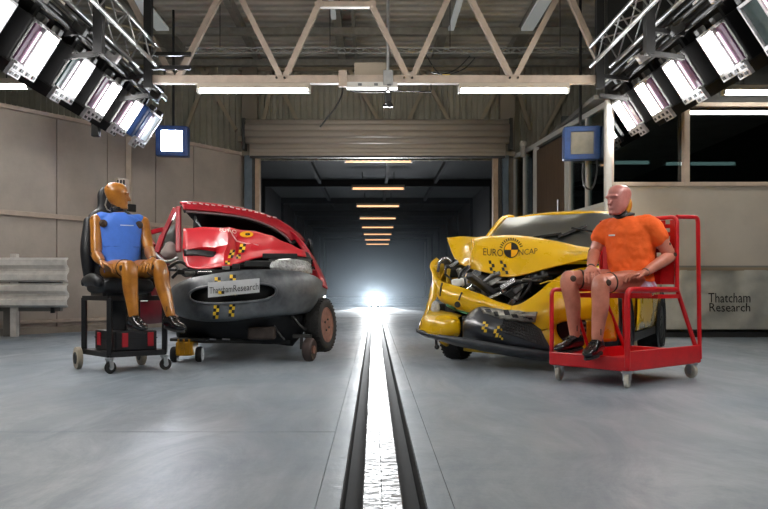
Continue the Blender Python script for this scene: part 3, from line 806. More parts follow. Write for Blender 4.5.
def wheel(root, c, axis, D, W, rim_m, name='wheel', holes=8, nut=True, spokes=0):
    """tyre with steel rim; axis points out of the car"""
    c = V(c); ax = V(axis).normalized(); r = D / 2; h = W / 2
    ty = MB().lathe([(r * .62, h * .80), (r * .72, h * 1.0), (r * .90, h * .98), (r * .975, h * .80), (r, h * .5), (r, -h * .5), (r * .975, -h * .8), (r * .9, -h * .98), (r * .72, -h), (r * .62, -h * .8)], c, ax, 40).build('tyre', RUBBER, root, smooth=50)
    tr = MB()
    u = ax.orthogonal().normalized(); w = ax.cross(u)
    for row in (-.3, 0, .3):
        tr.lathe([(r * 1.004, h * (row + .04)), (r * .985, h * (row + .04)), (r * .985, h * (row - .04)), (r * 1.004, h * (row - .04))], c, ax, 40)
    for k in range(36):
        a = 2 * math.pi * k / 36; q = u * math.cos(a) + w * math.sin(a)
        for sg in (-1, 1):
            tr.bar(c + q * r * 1.0 + ax * h * .45 * sg, c + q * r * .965 + ax * h * .93 * sg, .018, .008, up=q)
    tr.build('tread', RUBBER, ty)
    rim = MB().lathe([(r * .63, h * .82), (r * .66, h * .86), (r * .64, h * .9), (r * .60, h * .78), (r * .56, h * .35), (r * .36, h * .45), (r * .30, h * .68), (r * .16, h * .72), (r * .14, h * .5), (.001, h * .5)], c, ax, 36).build('rim', rim_m, root, smooth=45)
    hd = MB()
    for k in range(holes):
        a = 2 * math.pi * k / holes; q = u * math.cos(a) + w * math.sin(a)
        hd.lathe([(.001, .012), (r * .07, .010), (r * .07, -.02)], c + q * r * .475 + ax * h * .40, ax, 10)
    hd.build('rim_holes', BLACK, rim)
    if nut:
        nt_ = MB()
        for k in range(4):
            a = 2 * math.pi * k / 4 + .3; q = u * math.cos(a) + w * math.sin(a)
            nt_.lathe([(.012, 0), (.012, .02), (.001, .021)], c + q * r * .22 + ax * h * .7, ax, 6)
        nt_.build('wheel_nuts', STEEL_D, rim)
    MB().lathe([(r * .6, -h * .8), (r * .6, -h * .2), (.02, -h * .2), (.02, -h * .8)], c, ax, 20).build('brake_drum', STEEL_D, root)
    return ty

def checker(tree, px, py, w, h, nx, ny, parent, a=None, b=None, skew=0.):
    """calibration marker of alternating squares stuck on a panel"""
    ms = [MB(), MB()]
    for i in range(nx):
        for j in range(ny):
            def q(s, t): return stick(tree, px + w * (s - .5) + skew * (t - .5), py + h * (t - .5), .004)
            pts = [q(i / nx, j / ny), q((i + 1) / nx, j / ny), q((i + 1) / nx, (j + 1) / ny), q(i / nx, (j + 1) / ny)]
            ms[(i + j) % 2].add(pts, [(0, 1, 2, 3)])
    o = ms[0].build('marker_sticker', a or MARK_Y, parent)
    if b is not False: ms[1].build('marker_squares', b or MARK_B, o if o.parent.parent is None else parent)
    return o
MARK_Y = mat('marker_yellow', (232, 190, 40), .5)
MARK_B = mat('marker_black', (24, 24, 24), .5)

def crumple(rows, amp, sc, seed=0.):
    out = []
    for r in rows:
        rr = []
        for p in r:
            n = V((noise.noise(p * sc + V((seed, 0, 0))), noise.noise(p * sc + V((0, seed + 9, 0))), noise.noise(p * sc + V((0, 4, seed + 5)))))
            rr.append(p + n * amp)
        out.append(rr)
    return out

def linear_refine(rows, ku, kv):
    def li(ps, k):
        o = []
        for a, b in zip(ps[:-1], ps[1:]):
            for s in range(k): o.append(a.lerp(b, s / k))
        o.append(ps[-1]); return o
    r1 = [li([V(p) for p in r], ku) for r in rows]
    return [list(r) for r in zip(*[li(list(c), kv) for c in zip(*r1)])]

def panel(name, m, root, rows, ku=5, kv=5, amp=0., sc=4., seed=0., solid=.012, sm=45, lin_=False, keep=False):
    rr = linear_refine(rows, ku, kv) if lin_ else refine(rows, ku, kv)
    if amp: rr = crumple(rr, amp, sc, seed)
    b = MB().grid(rr)
    o = b.build(name, m, root, smooth=sm, solid=solid, offset=0)
    return (o, bvh(b)) if keep else o

# ------------------------------------------------------------------ YELLOW CAR
yel = mat('yellow_paint', (226, 178, 14), .28, coat=.6, noise_amt=.10, noise_scale=3, rough_var=.05)
yel_in = mat('yellow_inner', (196, 160, 24), .5, noise_amt=.4, noise_scale=9)
primer = mat('engine_dark', (36, 37, 38), .5, noise_amt=.5, noise_scale=14)
al_cast = mat('cast_metal', (150, 150, 146), .42, .7, noise_amt=.5, noise_scale=18)
chrome = mat('chrome_trim', (205, 205, 205), .2, .9, noise_amt=.2, noise_scale=30)
glass_w = glass_mat('windscreen_glass', (165, 180, 172), .03, .3, .36)
aw = math.radians(28)
L = V((math.cos(aw), -math.sin(aw), 0)); R = V((math.sin(aw), math.cos(aw), 0))
M0 = V((.835, 7.36, 0)) + L * .70 + R * .12
C, PV = car_frame(M0, L, R)
yc = empty('yellow_car', M0 + R * 1.2, -aw, label='yellow hatchback with crushed front end and folded bonnet', cat='car')
# wheels
rim_s = mat('alloy_rim', (120, 122, 124), .35, .7)
wheel(yc, C(-.76, 0, .302), -L + V((0, -.35, 0)) * -.0, .60, .19, rim_s)
wheel(yc, C(.76, 0, .302), L, .60, .19, rim_s)
wheel(yc, C(.76, 2.51, .302), L, .60, .19, rim_s)
wheel(yc, C(-.76, 2.51, .302), -L, .60, .19, rim_s)
# lower body behind the front axle
secs = []
for v, w, zb, zt in ((.42, .80, .24, .98), (.8, .835, .2, 1.0), (1.6, .845, .2, 1.02), (2.4, .84, .22, 1.04), (3.0, .80, .26, 1.04), (3.2, .72, .34, 1.0)):
    secs.append([C(s * q, v, z) for s, q, z in ((1, w * .9, zb), (1, w * .99, zb + .12), (1, w * 1.01, .62), (1, w * .95, zt), (-1, w * .95, zt), (-1, w * 1.01, .62), (-1, w * .99, zb + .12), (-1, w * .9, zb))])
b = MB().rings(secs); body_o = b.build('body_shell', yel, yc, smooth=35, bevel=.01)
# dark wheel arch of the far axle and sill
for v in (2.51,):
    MB().lathe([(.40, .04), (.36, .055), (.34, .02), (.34, -.2)], C(.80, v, .31), L, 30).build('wheel_arch', BLACK_PL, yc, smooth=50)
for s in (1, -1):
    MB().bar(C(s * .79, .55, .23), C(s * .79, 2.1, .23), .08, .08).build('sill', BLACK_PL, yc)
    MB().grid(refine([[C(s * .842, v, .30 + .0 * v), C(s * .858, v, .62), C(s * .812, v, 1.0)] for v in (.62, 1.2, 1.75)], 3, 3)).build('door_skin', yel, yc, solid=.01, smooth=50)
    MB().bar(C(s * .865, 1.5, .86), C(s * .865, 1.68, .86), .02, .03).build('door_handle', yel, yc)
# roof, pillars, glass
zr = 1.555
roof_rows = [[C(u, v, z - .06 * (abs(u) / w) ** 2.5) for u in (-w, -w * .6, 0, w * .6, w)] for v, w, z in ((.98, .60, 1.50), (1.25, .62, zr - .015), (1.8, .61, zr + .01), (2.5, .60, zr - .03), (3.0, .55, zr - .13))]
panel('roof', yel, yc, roof_rows, 4, 4, solid=.03)
ws_rows = [[C(u * w, v - .10 * (1 - u * u), z) for u in (-1, -.5, 0, .5, 1)] for v, w, z in ((.36, .70, .99), (.60, .66, 1.17), (.82, .62, 1.37), (1.0, .58, 1.485))]
ws, tree_ws = panel('windscreen', glass_w, yc, ws_rows, 5, 4, amp=.012, sc=5., solid=0, keep=True)
for s in (-1, 1):
    MB().tube(spline([C(s * .76, .22, .95), C(s * .70, .55, 1.18), C(s * .62, .96, 1.47), C(s * .61, 1.3, 1.52)], 5), .024, 8).build('windscreen_pillar', yel, yc, smooth=60)
    panel('side_window', mat('side_glass', (40, 46, 48), .08, coat=.5), yc, [[C(s * .79, .55, 1.0), C(s * .80, 1.5, 1.03), C(s * .78, 2.6, 1.05)], [C(s * .70, .80, 1.22), C(s * .71, 1.5, 1.26), C(s * .68, 2.5, 1.26)], [C(s * .61, 1.08, 1.42), C(s * .62, 1.6, 1.45), C(s * .6, 2.4, 1.43)]], 3, 3, solid=.008)
    MB().bar(C(s * .80, 1.65, 1.0), C(s * .63, 1.65, 1.45), .06, .03).build('door_pillar', BLACK, yc)
MB().grid(refine([[C(u, 3.18 - .0 * z, z) for u in (-.7, 0, .7)] for z in (.95, 1.1)] + [[C(u * .78, 3.0, 1.36) for u in (-.7, 0, .7)]], 3, 3)).build('tailgate', yel, yc, solid=.03, smooth=50)
# wipers and seal, airbag, dash, seats
def ON(px, py, off=.012): return stick(tree_ws, px, py, off, 7.6)
for i, (a, b_) in enumerate((((586, 227), (558, 238.5)), ((534, 239), (562, 235)))):
    MB().bar(ON(*a), ON(*b_), .035, .02).build('wiper', BLACK, yc)
MB().tube([ON(572, 231, .03), ON(600, 236, .03)], .012, 6).build('wiper_arm', BLACK, yc)
MB().tube([C(u, .30, 1.0) for u in (-.68, -.3, 0, .3, .68)], .03, 8).build('cowl', BLACK_PL, yc)
MB().box(C(0, .78, .95), (1.3, .5, .16), Matrix.Rotation(-aw, 3, 'Z')).build('dashboard', BLACK_PL, yc, bevel=.04)
for s in (-1, 1):
    st = MB(); ellipse_loft(st, [(C(s * .36, 1.62, .6), L * .24, R * .1), (C(s * .36, 1.66, .9), L * .25, R * .09), (C(s * .36, 1.72, 1.12), L * .2, R * .07), (C(s * .36, 1.75, 1.16), L * .13, R * .06), (C(s * .36, 1.76, 1.32), L * .12, R * .05), (C(s * .36, 1.76, 1.36), L * .05, R * .03)])
    st.build('seat', mat('seat_fabric', (46, 47, 50), .8, noise_amt=.3), yc, smooth=60)
ab = MB(); ellipse_loft(ab, [(C(.18, .62, 1.03), L * .02, R * .02), (C(.18, .62, 1.05), L * .2, R * .12), (C(.22, .63, 1.12), L * .24, R * .13), (C(.25, .64, 1.17), L * .17, R * .08), (C(.26, .64, 1.19), L * .03, R * .02)])
ab.build('airbag', mat('airbag_cloth', (222, 216, 206), .8, noise_amt=.2, bump=.4, bump_scale=14), yc, smooth=70)
# bonnet, folded up in the middle
rows = [
    [PV(447, 240.5, -.10), PV(455, 259, -.26), PV(471, 268.5, -.36), PV(490, 273.5, -.42), PV(508, 277, -.44), PV(530, 273.5, -.42), PV(556, 266.5, -.36), PV(580, 260.5, -.30), PV(600, 257, -.24)],
    [PV(447.5, 240, -.08), PV(460, 250, -.20), PV(473, 259, -.36), PV(490, 262, -.34), PV(510, 262, -.36), PV(532, 260, -.34), PV(557, 257, -.28), PV(581, 255, -.22), PV(600, 253.5, -.16)],
    [PV(448, 239.6, -.06), PV(463, 242, -.12), PV(474, 246, -.26), PV(490, 247, -.20), PV(512, 247, -.22), PV(535, 248, -.2), PV(559, 250, -.14), PV(583, 252, -.08), PV(602, 252, -.04)],
    [PV(448, 239.2, -.04), PV(464, 237, .0), PV(476, 237.5, .02), PV(492, 236.5, .02), PV(513, 235.5, .02), PV(537, 238, .02), PV(562, 243, .04), PV(585, 248, .08), PV(604, 250, .12)],
    [C(-.74, .14, 1.10), C(-.58, .2, 1.10), C(-.44, .24, 1.08), C(-.25, .26, 1.06), C(-.05, .26, 1.04), C(.18, .28, 1.02), C(.42, .28, 1.0), C(.58, .28, .99), C(.72, .28, .98)],
]
bonnet, tree_b = panel('bonnet', yel, yc, rows, 6, 6, amp=.008, sc=3.2, solid=.014, sm=60, keep=True)
# crease line on the bonnet corner
MB().tube([stick(tree_b, *q, .004) for q in ((472.5, 240), (473, 246), (472.5, 252), (471.5, 258), (471, 266))], .010, 6).build('crease', yel, bonnet, smooth=80)
inkd = mat('decal_ink', (58, 48, 24), .6)
def hood_text(txt, q):
    vs, fs = font_mesh(txt)
    MB().add([stick(tree_b, *quad_map(q, v.x + .5, .5 - v.y), .004, 6.8) for v in vs], fs).build('lettering', inkd, bonnet)
hood_text('EURO', [(483, 249), (503.5, 250), (503.5, 257.5), (483, 256)])
hood_text('NCAP', [(519, 250.5), (537.5, 249), (537.5, 254.5), (519, 256.5)])
def disc(tree, cx, cy, r0, r1, m, a0=0, a1=360, off=.005, n=40, nm='emblem', parent=None, sx=1.):
    mb = MB(); rr = []
    for rad in (r0, r1):
        rr.append([stick(tree, cx + rad * sx * math.cos(math.radians(a0 + (a1 - a0) * i / n)), cy - rad * math.sin(math.radians(a0 + (a1 - a0) * i / n)), off, 6.8) for i in range(n + 1)])
    return mb.grid(rr).build(nm, m, parent)
MARK_O = mat('emblem_orange', (238, 170, 10), .5)
disc(tree_b, 511.5, 251, .2, 7.8, MARK_B, 0, 360, .004, nm='emblem_ring', parent=bonnet, sx=.95)
disc(tree_b, 511.5, 251, .2, 6.9, MARK_O, 0, 360, .006, parent=bonnet, sx=.95)
disc(tree_b, 511.5, 251, .2, 7.0, MARK_B, 0, 90, .008, 12, parent=bonnet, sx=.95)
disc(tree_b, 511.5, 251, .2, 7.0, MARK_B, 180, 270, .008, 12, parent=bonnet, sx=.95)
for k, ang in enumerate(range(20, 175, 12)):   # small ring lettering as ticks around the emblem
    a = math.radians(ang)
    q = [stick(tree_b, 511.5 + r * .98 * math.cos(a + da), 251 - r * math.sin(a + da), .004, 6.8) for r, da in ((9.4, -.06), (9.4, .06), (12.2, .05), (12.2, -.05))]
    MB().add(q, [(0, 1, 2, 3)]).build('emblem_letter', inkd, bonnet)
for px, skew in ((492.5, 2), (504.5, 3)):
    for j in range(4):
        for i in range(2):
            if (i + j) % 2: continue
            q = [stick(tree_b, px + (s - 1) * 2.7 + (t - 2) * skew * .3, 268 + (t - 2) * 3.4, .004, 6.7) for s, t in ((i, j), (i + 1, j), (i + 1, j + 1), (i, j + 1))]
            MB().add(q, [(0, 1, 2, 3)]).build('marker_square', MARK_B, bonnet)
# front: engine bay
MB().box(C(.02, .05, .62), (1.3, .34, .62), Matrix.Rotation(-aw, 3, 'Z')).build('engine_block', primer, yc, bevel=.04)
MB().box(C(0, -.08, .36), (1.2, .5, .18), Matrix.Rotation(-aw, 3, 'Z')).build('subframe', primer, yc, bevel=.03)
MB().box(C(0, 1.2, .30), (1.5, 2.0, .16), Matrix.Rotation(-aw, 3, 'Z')).build('floor_pan', primer, yc, bevel=.02)
random.seed(21)
def bit(kind, px, py, v, sz, m, rot=None):
    c = PV(px, py, v)
    e = rot or (random.uniform(-.6, .6), random.uniform(-.6, .6), random.uniform(-.8, .8))
    from mathutils import Euler
    Mx = Euler(e).to_matrix()
    MB().box(c, sz, Mx).build(kind, m, yc, bevel=min(sz) * .25)
for kind, px, py, v, sz, m in (
    ('battery', 446, 266, -.14, (.16, .12, .14), primer), ('washer_bottle', 441, 272, -.2, (.08, .1, .16), yel_in), ('headlamp_shell', 455, 271, -.25, (.2, .1, .12), primer),
    ('bracket', 452, 266, -.3, (.16, .03, .04), chrome), ('bracket', 461, 275, -.35, (.05, .04, .14), al_cast), ('pump', 467, 283, -.36, (.1, .1, .1), al_cast),
    ('alternator', 478, 279, -.34, (.15, .12, .14), al_cast), ('pulley_cover', 472, 287, -.40, (.12, .08, .05), chrome), ('manifold', 492, 286, -.36, (.24, .1, .08), al_cast),
    ('radiator_cap', 503, 290, -.42, (.07, .06, .05), chrome), ('radiator', 505, 292, -.30, (.6, .04, .24), primer), ('bracket', 484, 291, -.46, (.03, .03, .14), al_cast),
    ('intake_duct', 523, 284, -.36, (.36, .12, .07), BLACK_PL), ('bracket', 519, 292, -.45, (.04, .04, .16), al_cast), ('clip', 512, 302, -.48, (.05, .03, .06), chrome),
    ('fuse_box', 540, 279, -.3, (.2, .14, .12), BLACK_PL), ('intake_pipe', 553, 273, -.26, (.3, .06, .06), primer), ('cross_member', 500, 299, -.38, (.9, .06, .06), primer),
    ('coolant_tank', 458, 283, -.42, (.12, .09, .08), WHITE_PL), ('bracket', 466, 271, -.4, (.03, .02, .12), chrome), ('cam_cover', 497, 281, -.4, (.2, .1, .05), al_cast), ('bracket', 532, 280, -.44, (.18, .02, .03), al_cast), ('label_plate', 477, 273, -.42, (.08, .01, .05), chrome), ('wing_stay', 448, 277, -.36, (.03, .03, .16), yel_in), ('bracket', 494, 296, -.5, (.14, .02, .03), chrome), ('horn', 470, 280, -.46, (.06, .05, .06), chrome),
    ('bracket', 508, 284, -.46, (.16, .02, .05), chrome), ('bracket', 486, 284, -.48, (.1, .02, .03), chrome)):
    bit(kind, px, py, v, sz, m)
for pts, r, m in ((((468, 266), (461, 273), (459, 282), (463, 290)), .012, BLACK), (((452, 262), (447, 258), (440, 262), (438, 272)), .014, chrome), (((470, 289), (483, 283), (492, 276), (500, 273)), .022, al_cast),
                  (((486, 294), (504, 287), (525, 281), (548, 275)), .016, primer), (((495, 283), (515, 281), (538, 280)), .012, al_cast), (((509, 278), (512, 290), (514, 302)), .012, BLACK), (((528, 276), (530, 286), (521, 298)), .014, primer),
                  (((445, 274), (452, 281), (450, 290), (443, 294)), .010, BLACK), (((476, 292), (488, 297), (500, 293), (512, 297)), .014, BLACK), (((540, 284), (550, 281), (562, 282)), .006, MARK_Y)):
    MB().tube(spline([PV(a, b_, -.44) for a, b_ in pts], 5), r, 7).build('hose', m, yc, smooth=60)
# crushed wing at the struck corner
rows = [[PV(436, 257.5, -.06), PV(441, 262, -.10), PV(444, 268, -.14)], [PV(430, 266, -.20), PV(434, 270, -.26), PV(437, 274, -.24)], [PV(433, 279, -.34), PV(436, 281, -.38), PV(441, 283, -.36)],
        [PV(427, 304, -.46), PV(431, 303, -.52), PV(434.5, 301, -.50)], [PV(418.5, 329, -.58), PV(424, 321, -.66), PV(427, 317, -.62)]]
panel('front_wing', yel, yc, rows, 4, 5, amp=.012, sc=9, solid=.01, sm=40)
# bent upper bumper skin
rows = [[PV(434, 279.5, -.42), PV(447, 283, -.50), PV(462, 288, -.58), PV(480, 294.5, -.60), PV(498, 302, -.62), PV(516, 307, -.62)],
        [PV(436.5, 287, -.50), PV(448, 292, -.58), PV(463, 297, -.64), PV(480, 301, -.66), PV(497, 306, -.66), PV(514, 309.5, -.66)],
        [PV(437, 296, -.52), PV(447, 300.5, -.58), PV(462, 306, -.62), PV(473, 309, -.64), PV(490, 310.5, -.66), PV(512, 312, -.68)],
        [PV(441, 301.5, -.50), PV(450, 305.5, -.54), PV(463, 312, -.56), PV(472, 314, -.60), PV(488, 313, -.62), PV(510, 314, -.64)]]
bump_u, tree_u = panel('bumper_skin', yel, yc, rows, 5, 5, amp=.008, sc=7, solid=.012, sm=50, keep=True)
MB().tube([stick(tree_u, *q, .004) for q in ((442.5, 284), (441.5, 290), (441, 296))], .009, 6).build('strap', BLACK, bump_u)
MB().tube([stick(tree_u, *q, .006) for q in ((466, 288), (462, 294), (459.5, 300))], .008, 6).build('strap', BLACK, bump_u)
MB().lathe([(.001, .012), (.028, .010), (.028, -.01)], stick(tree_u, 458.5, 304, .004), -R, 16).build('tow_cap', BLACK, bump_u)
MB().tube([stick(tree_u, *q, .004, 6.7) for q in ((447, 305.0), (456, 308.5), (466, 312.0), (474, 313.2))], .012, 6).build('green_trim', mat('green_trim', (70, 130, 92), .5), bump_u)
# lower corner of the bumper
rows = [[PV(426, 315.5, -.70), PV(436, 316.5, -.78), PV(448, 316, -.80), PV(457, 318.5, -.74)], [PV(423, 321, -.74), PV(436, 322, -.84), PV(450, 321.5, -.84), PV(460, 325, -.74)],
        [PV(419.5, 331, -.74), PV(434, 333.5, -.84), PV(448, 335.5, -.84), PV(459, 333, -.76)], [PV(420, 333, -.66), PV(434, 336, -.72), PV(447, 338, -.74), PV(456, 337, -.68)]]
panel('bumper_corner', yel, yc, rows, 5, 4, amp=.012, sc=8, solid=.02, sm=50)
MB().grid(refine([[PV(426, 315.5, -.70), PV(436, 316.5, -.78), PV(448, 316, -.80), PV(457, 318.5, -.74)], [PV(429, 310, -.55), PV(438, 311, -.55), PV(450, 313, -.55), PV(462, 316, -.55)]], 4, 3)).build('bumper_shelf', yel_in, yc, solid=.01, smooth=50)
MB().ball(PV(435.5, 308, -.60), .055, 12, (.75, .75, 1.3)).build('fog_lamp', mat('fog_lamp_white', (210, 208, 200), .5, noise_amt=.4, noise_scale=40, bump=.6), yc, smooth=70)
MB().box(PV(441, 309, -.50), (.08, .1, .1)).build('lamp_bracket', BLACK, yc, bevel=.02)
# dark splitter lip
rows = [[PV(420, 331, -.70), PV(445, 337.5, -.82), PV(470, 342, -.86), PV(500, 347.5, -.86), PV(530, 352, -.84), PV(552, 355, -.78)], [PV(420.5, 334.5, -.72), PV(446, 341, -.84), PV(470, 345.5, -.88), PV(500, 351, -.88), PV(530, 355.5, -.86), PV(552, 358.5, -.80)]]
panel('splitter', mat('lip_grey', (70, 72, 76), .4, noise_amt=.3), yc, rows, 5, 2, solid=.12, sm=40)
MB().tube([PV(436, 338, -.72), PV(436.5, 345, -.72)], .014, 6).build('tow_eye_arm', BLACK, yc); MB().ball(PV(437, 347, -.72), .024, 10).build('tow_eye', BLACK, yc, smooth=80)
MB().bar(PV(441, 341, -.5), PV(448, 345, -.5), .05, .03).build('torn_clip', yel_in, yc)
# black grille bumper centre
rows = [[PV(470, 313, -.70), PV(482, 307, -.76), PV(500, 311, -.80), PV(522, 318, -.80), PV(540, 328, -.78)],
        [PV(464, 321, -.78), PV(482, 318, -.86), PV(500, 322, -.90), PV(524, 330, -.88), PV(545, 339, -.82)],
        [PV(463, 329, -.78), PV(482, 330, -.92), PV(502, 335, -.94), PV(526, 342, -.92), PV(550, 348, -.84)],
        [PV(463, 337, -.70), PV(482, 342, -.82), PV(504, 346, -.84), PV(528, 351, -.82), PV(552, 356, -.74)]]
grl, tree_g = panel('grille_bumper', mat('bumper_charcoal', (50, 53, 60), .3, noise_amt=.35, noise_scale=6, coat=.3), yc, rows, 6, 5, amp=.006, sc=7, solid=.015, sm=60, keep=True)
for px, py in ((485.5, 327), (496.5, 333)):
    checker(tree_g, px, py, 5.5, 9.5 if px < 490 else 7, 2, 4 if px < 490 else 2, grl, skew=-2)
checker(tree_g, 500, 329, 5, 5, 2, 2, grl); checker(tree_g, 501.5, 337, 4, 4, 2, 2, grl)
# mesh of the lower grille: crossing wires
mesh_w = MB()
for i in range(16):
    s = i / 15
    a, b_ = (505 + s * 32, 318 + s * 13), (500 + s * 44, 331 + s * 15)
    mesh_w.tube([stick(tree_g, *a, .01, 6.3), stick(tree_g, (a[0] + b_[0]) / 2, (a[1] + b_[1]) / 2, .012, 6.3), stick(tree_g, *b_, .01, 6.3)], .005, 4)
for i in range(6):
    s = i / 5
    mesh_w.tube([stick(tree_g, 505 - 5 * s + t * (32 + 12 * s), 318 + 13 * s + t * (13 + 2 * s), .01, 6.3) for t in (0, .25, .5, .75, 1)], .005, 4)
o = mesh_w.build('grille_mesh', BLACK, grl); o['kind'] = 'stuff'
# chrome emblem bar with broken pieces
rows = [[PV(481, 307.5, -.80), PV(500, 309.5, -.86), PV(520, 311.5, -.86), PV(537, 312.5, -.80)], [PV(483, 312, -.83), PV(500, 314.5, -.89), PV(520, 316, -.89), PV(536, 317, -.82)], [PV(484, 316, -.82), PV(500, 319.5, -.88), PV(520, 321, -.87), PV(535, 322, -.80)]]
ch, tree_c = panel('emblem_bar', mat('emblem_grey', (176, 172, 160), .35, .5, noise_amt=.6, noise_scale=22), yc, rows, 5, 3, amp=.012, sc=18, solid=.012, sm=40, keep=True)
for px, py, w, h in ((489, 311, 6, 3), (497, 314, 4, 4), (507, 313, 5, 5), (515, 316, 6, 2.5), (524, 315.5, 4, 4), (530, 318, 5, 2)):
    MB().add([stick(tree_c, px + a * w / 2 + b_, py + b_ * h / 2, .006, 6.2) for a, b_ in ((-1, -1), (1, -1), (1, 1), (-1, 1))], [(0, 1, 2, 3)]).build('torn_gap', BLACK, ch)
# intact wing and bumper on the other side
rows = [[PV(512, 306.5, -.62), PV(524, 303, -.66), PV(538, 293, -.58), PV(552, 281, -.42), PV(572, 270.5, -.28), PV(598, 266, -.12), PV(612, 265, .02)],
        [PV(513, 311, -.68), PV(526, 310, -.74), PV(541, 303, -.70), PV(556, 294, -.58), PV(575, 285, -.44), PV(600, 281, -.24), PV(615, 281, -.05)],
        [PV(522, 317, -.72), PV(530, 319, -.78), PV(545, 315, -.76), PV(560, 310, -.66), PV(578, 306, -.52), PV(601, 305, -.32), PV(614, 303, -.15)],
        [PV(534, 329, -.74), PV(540, 331, -.78), PV(550, 328, -.76), PV(562, 322, -.66), PV(580, 320, -.54), PV(599, 321, -.36), PV(609, 318, -.24)]]
panel('front_wing', yel, yc, rows, 5, 5, amp=.004, sc=6, solid=.014, sm=60)
rows = [[PV(533, 328, -.74), PV(540, 331, -.77), PV(549, 328, -.75), PV(556, 323.5, -.68)], [PV(538, 337, -.77), PV(545, 338, -.80), PV(553, 336, -.77), PV(557, 334, -.70)], [PV(545, 346, -.78), PV(552, 346.5, -.80), PV(560, 344, -.76), PV(564, 342, -.70)], [PV(549, 352, -.74), PV(558, 353, -.74), PV(570, 352, -.70), PV(580, 351, -.64)]]
panel('bumper_edge', yel, yc, rows, 4, 4, solid=.014, sm=60)
rows = [[PV(586, 320, -.50), PV(592, 321, -.44), PV(600, 321, -.34)], [PV(587, 332, -.52), PV(592, 332, -.46), PV(599, 332, -.36)], [PV(583, 342, -.54), PV(590, 342, -.48), PV(598, 342, -.38)], [PV(570, 353, -.62), PV(586, 353, -.54), PV(597, 352, -.42)]]
panel('bumper_edge', yel, yc, rows, 4, 4, solid=.014, sm=60)
MB().grid(refine([[PV(555, 321, -.60), PV(572, 319, -.52), PV(590, 320, -.42)], [PV(556, 333, -.60), PV(572, 332, -.52), PV(590, 332, -.42)], [PV(556, 346, -.60), PV(574, 346, -.52), PV(590, 346, -.44)]], 3, 3)).build('side_intake', BLACK_PL, yc, solid=.02, smooth=50)
for i in range(3): MB().bar(PV(580, 323 + i * 5, -.56), PV(586, 323 + i * 5, -.53), .012, .02).build('intake_fin', GREY_PAINT, yc)
panel('bumper_wrap', yel, yc, [[C(.74, -.58, .72), C(.80, -.50, .74), C(.84, -.38, .70)], [C(.76, -.60, .48), C(.82, -.52, .48), C(.855, -.40, .46)], [C(.74, -.57, .26), C(.80, -.50, .26), C(.84, -.40, .26)]], 4, 4, solid=.014, sm=60)
MB().lathe([(.375, .06), (.345, .075), (.335, .0), (.335, -.2)], C(.80, 0, .31), L, 30).build('wheel_arch', BLACK_PL, yc, smooth=50)
rows = [[C(.80, -.30, .95), C(.82, .1, .98), C(.80, .5, .98)], [C(.835, -.36, .80), C(.85, .1, .82), C(.84, .55, .82)], [C(.84, -.38, .62), C(.86, .05, .68), C(.855, .55, .6)]]
panel('wing_side', yel, yc, rows, 4, 4, solid=.014, sm=60)
rows = [[C(-.80, -.20, .92), C(-.82, .1, .96), C(-.80, .5, .98)], [C(-.835, -.28, .78), C(-.85, .1, .82), C(-.84, .55, .82)], [C(-.84, -.3, .62), C(-.86, .05, .68), C(-.855, .55, .6)]]
panel('wing_side', yel, yc, rows, 4, 4, amp=.02, sc=6, solid=.014, sm=60)
MB().bar(PV(470, 347, -.5), PV(545, 354, -.5), .35, .05).build('undertray', yel_in, yc, bevel=.01)
MB().lathe([(.18, .0), (.17, .05), (.05, .06), (.001, .06)], C(.86, 0, .3), L, 20)

# ------------------------------------------------------------------ RED CAR
red = mat('red_paint', (168, 16, 34), .36, coat=.3, noise_amt=.25, noise_scale=4, rough_var=.06)
red_b = mat('red_bonnet', (204, 22, 40), .46, coat=.12, noise_amt=.12, noise_scale=3)
bum = mat('bumper_mottled', (110, 114, 118), .42, noise_amt=.5, noise_scale=2.6, alt=(48, 52, 58), coat=.0, rough_var=.06)  # two greys mixed by noise
rust = mat('rim_rust', (150, 106, 92), .6, .2, noise_amt=.4, noise_scale=18)
b7 = math.radians(7)
L = V((math.cos(b7), math.sin(b7), 0)); R = V((-math.sin(b7), math.cos(b7), 0))
M0 = V((-1.2, 7.52, 0)); C, PV = car_frame(M0, L, R)
rc = empty('red_car', M0 + R * 1.0, b7, label='red hatchback with collapsed front, crumpled bonnet and missing windscreen', cat='car')
wheel(rc, P(320.5, 325, 7.55), V((.955, -.29, .05)), .54, .165, rust)
wheel(rc, C(-.66, .05, .30), V((-1, -.25, 0)), .52, .16, rust)
for s in (-1, 1): wheel(rc, C(s * .68, 2.27, .265), L * s, .53, .16, rust)
MB().bar(P(314, 325, 7.55), C(-.5, 0, .3), .08, .08).build('axle', STEEL_D, rc)
# shell behind the bulkhead
secs = []
for v, w, zb, zt in ((.50, .70, .26, .90), (1.0, .76, .24, .93), (1.9, .77, .24, .95), (2.6, .75, .28, .96), (2.95, .68, .36, .94)):
    secs.append([C(s * q, v, z) for s, q, z in ((1, w * .9, zb), (1, w, zb + .14), (1, w * 1.01, .6), (1, w * .95, zt), (-1, w * .95, zt), (-1, w * 1.01, .6), (-1, w, zb + .14), (-1, w * .9, zb))])
MB().rings(secs).build('body_shell', red, rc, smooth=35, bevel=.01)
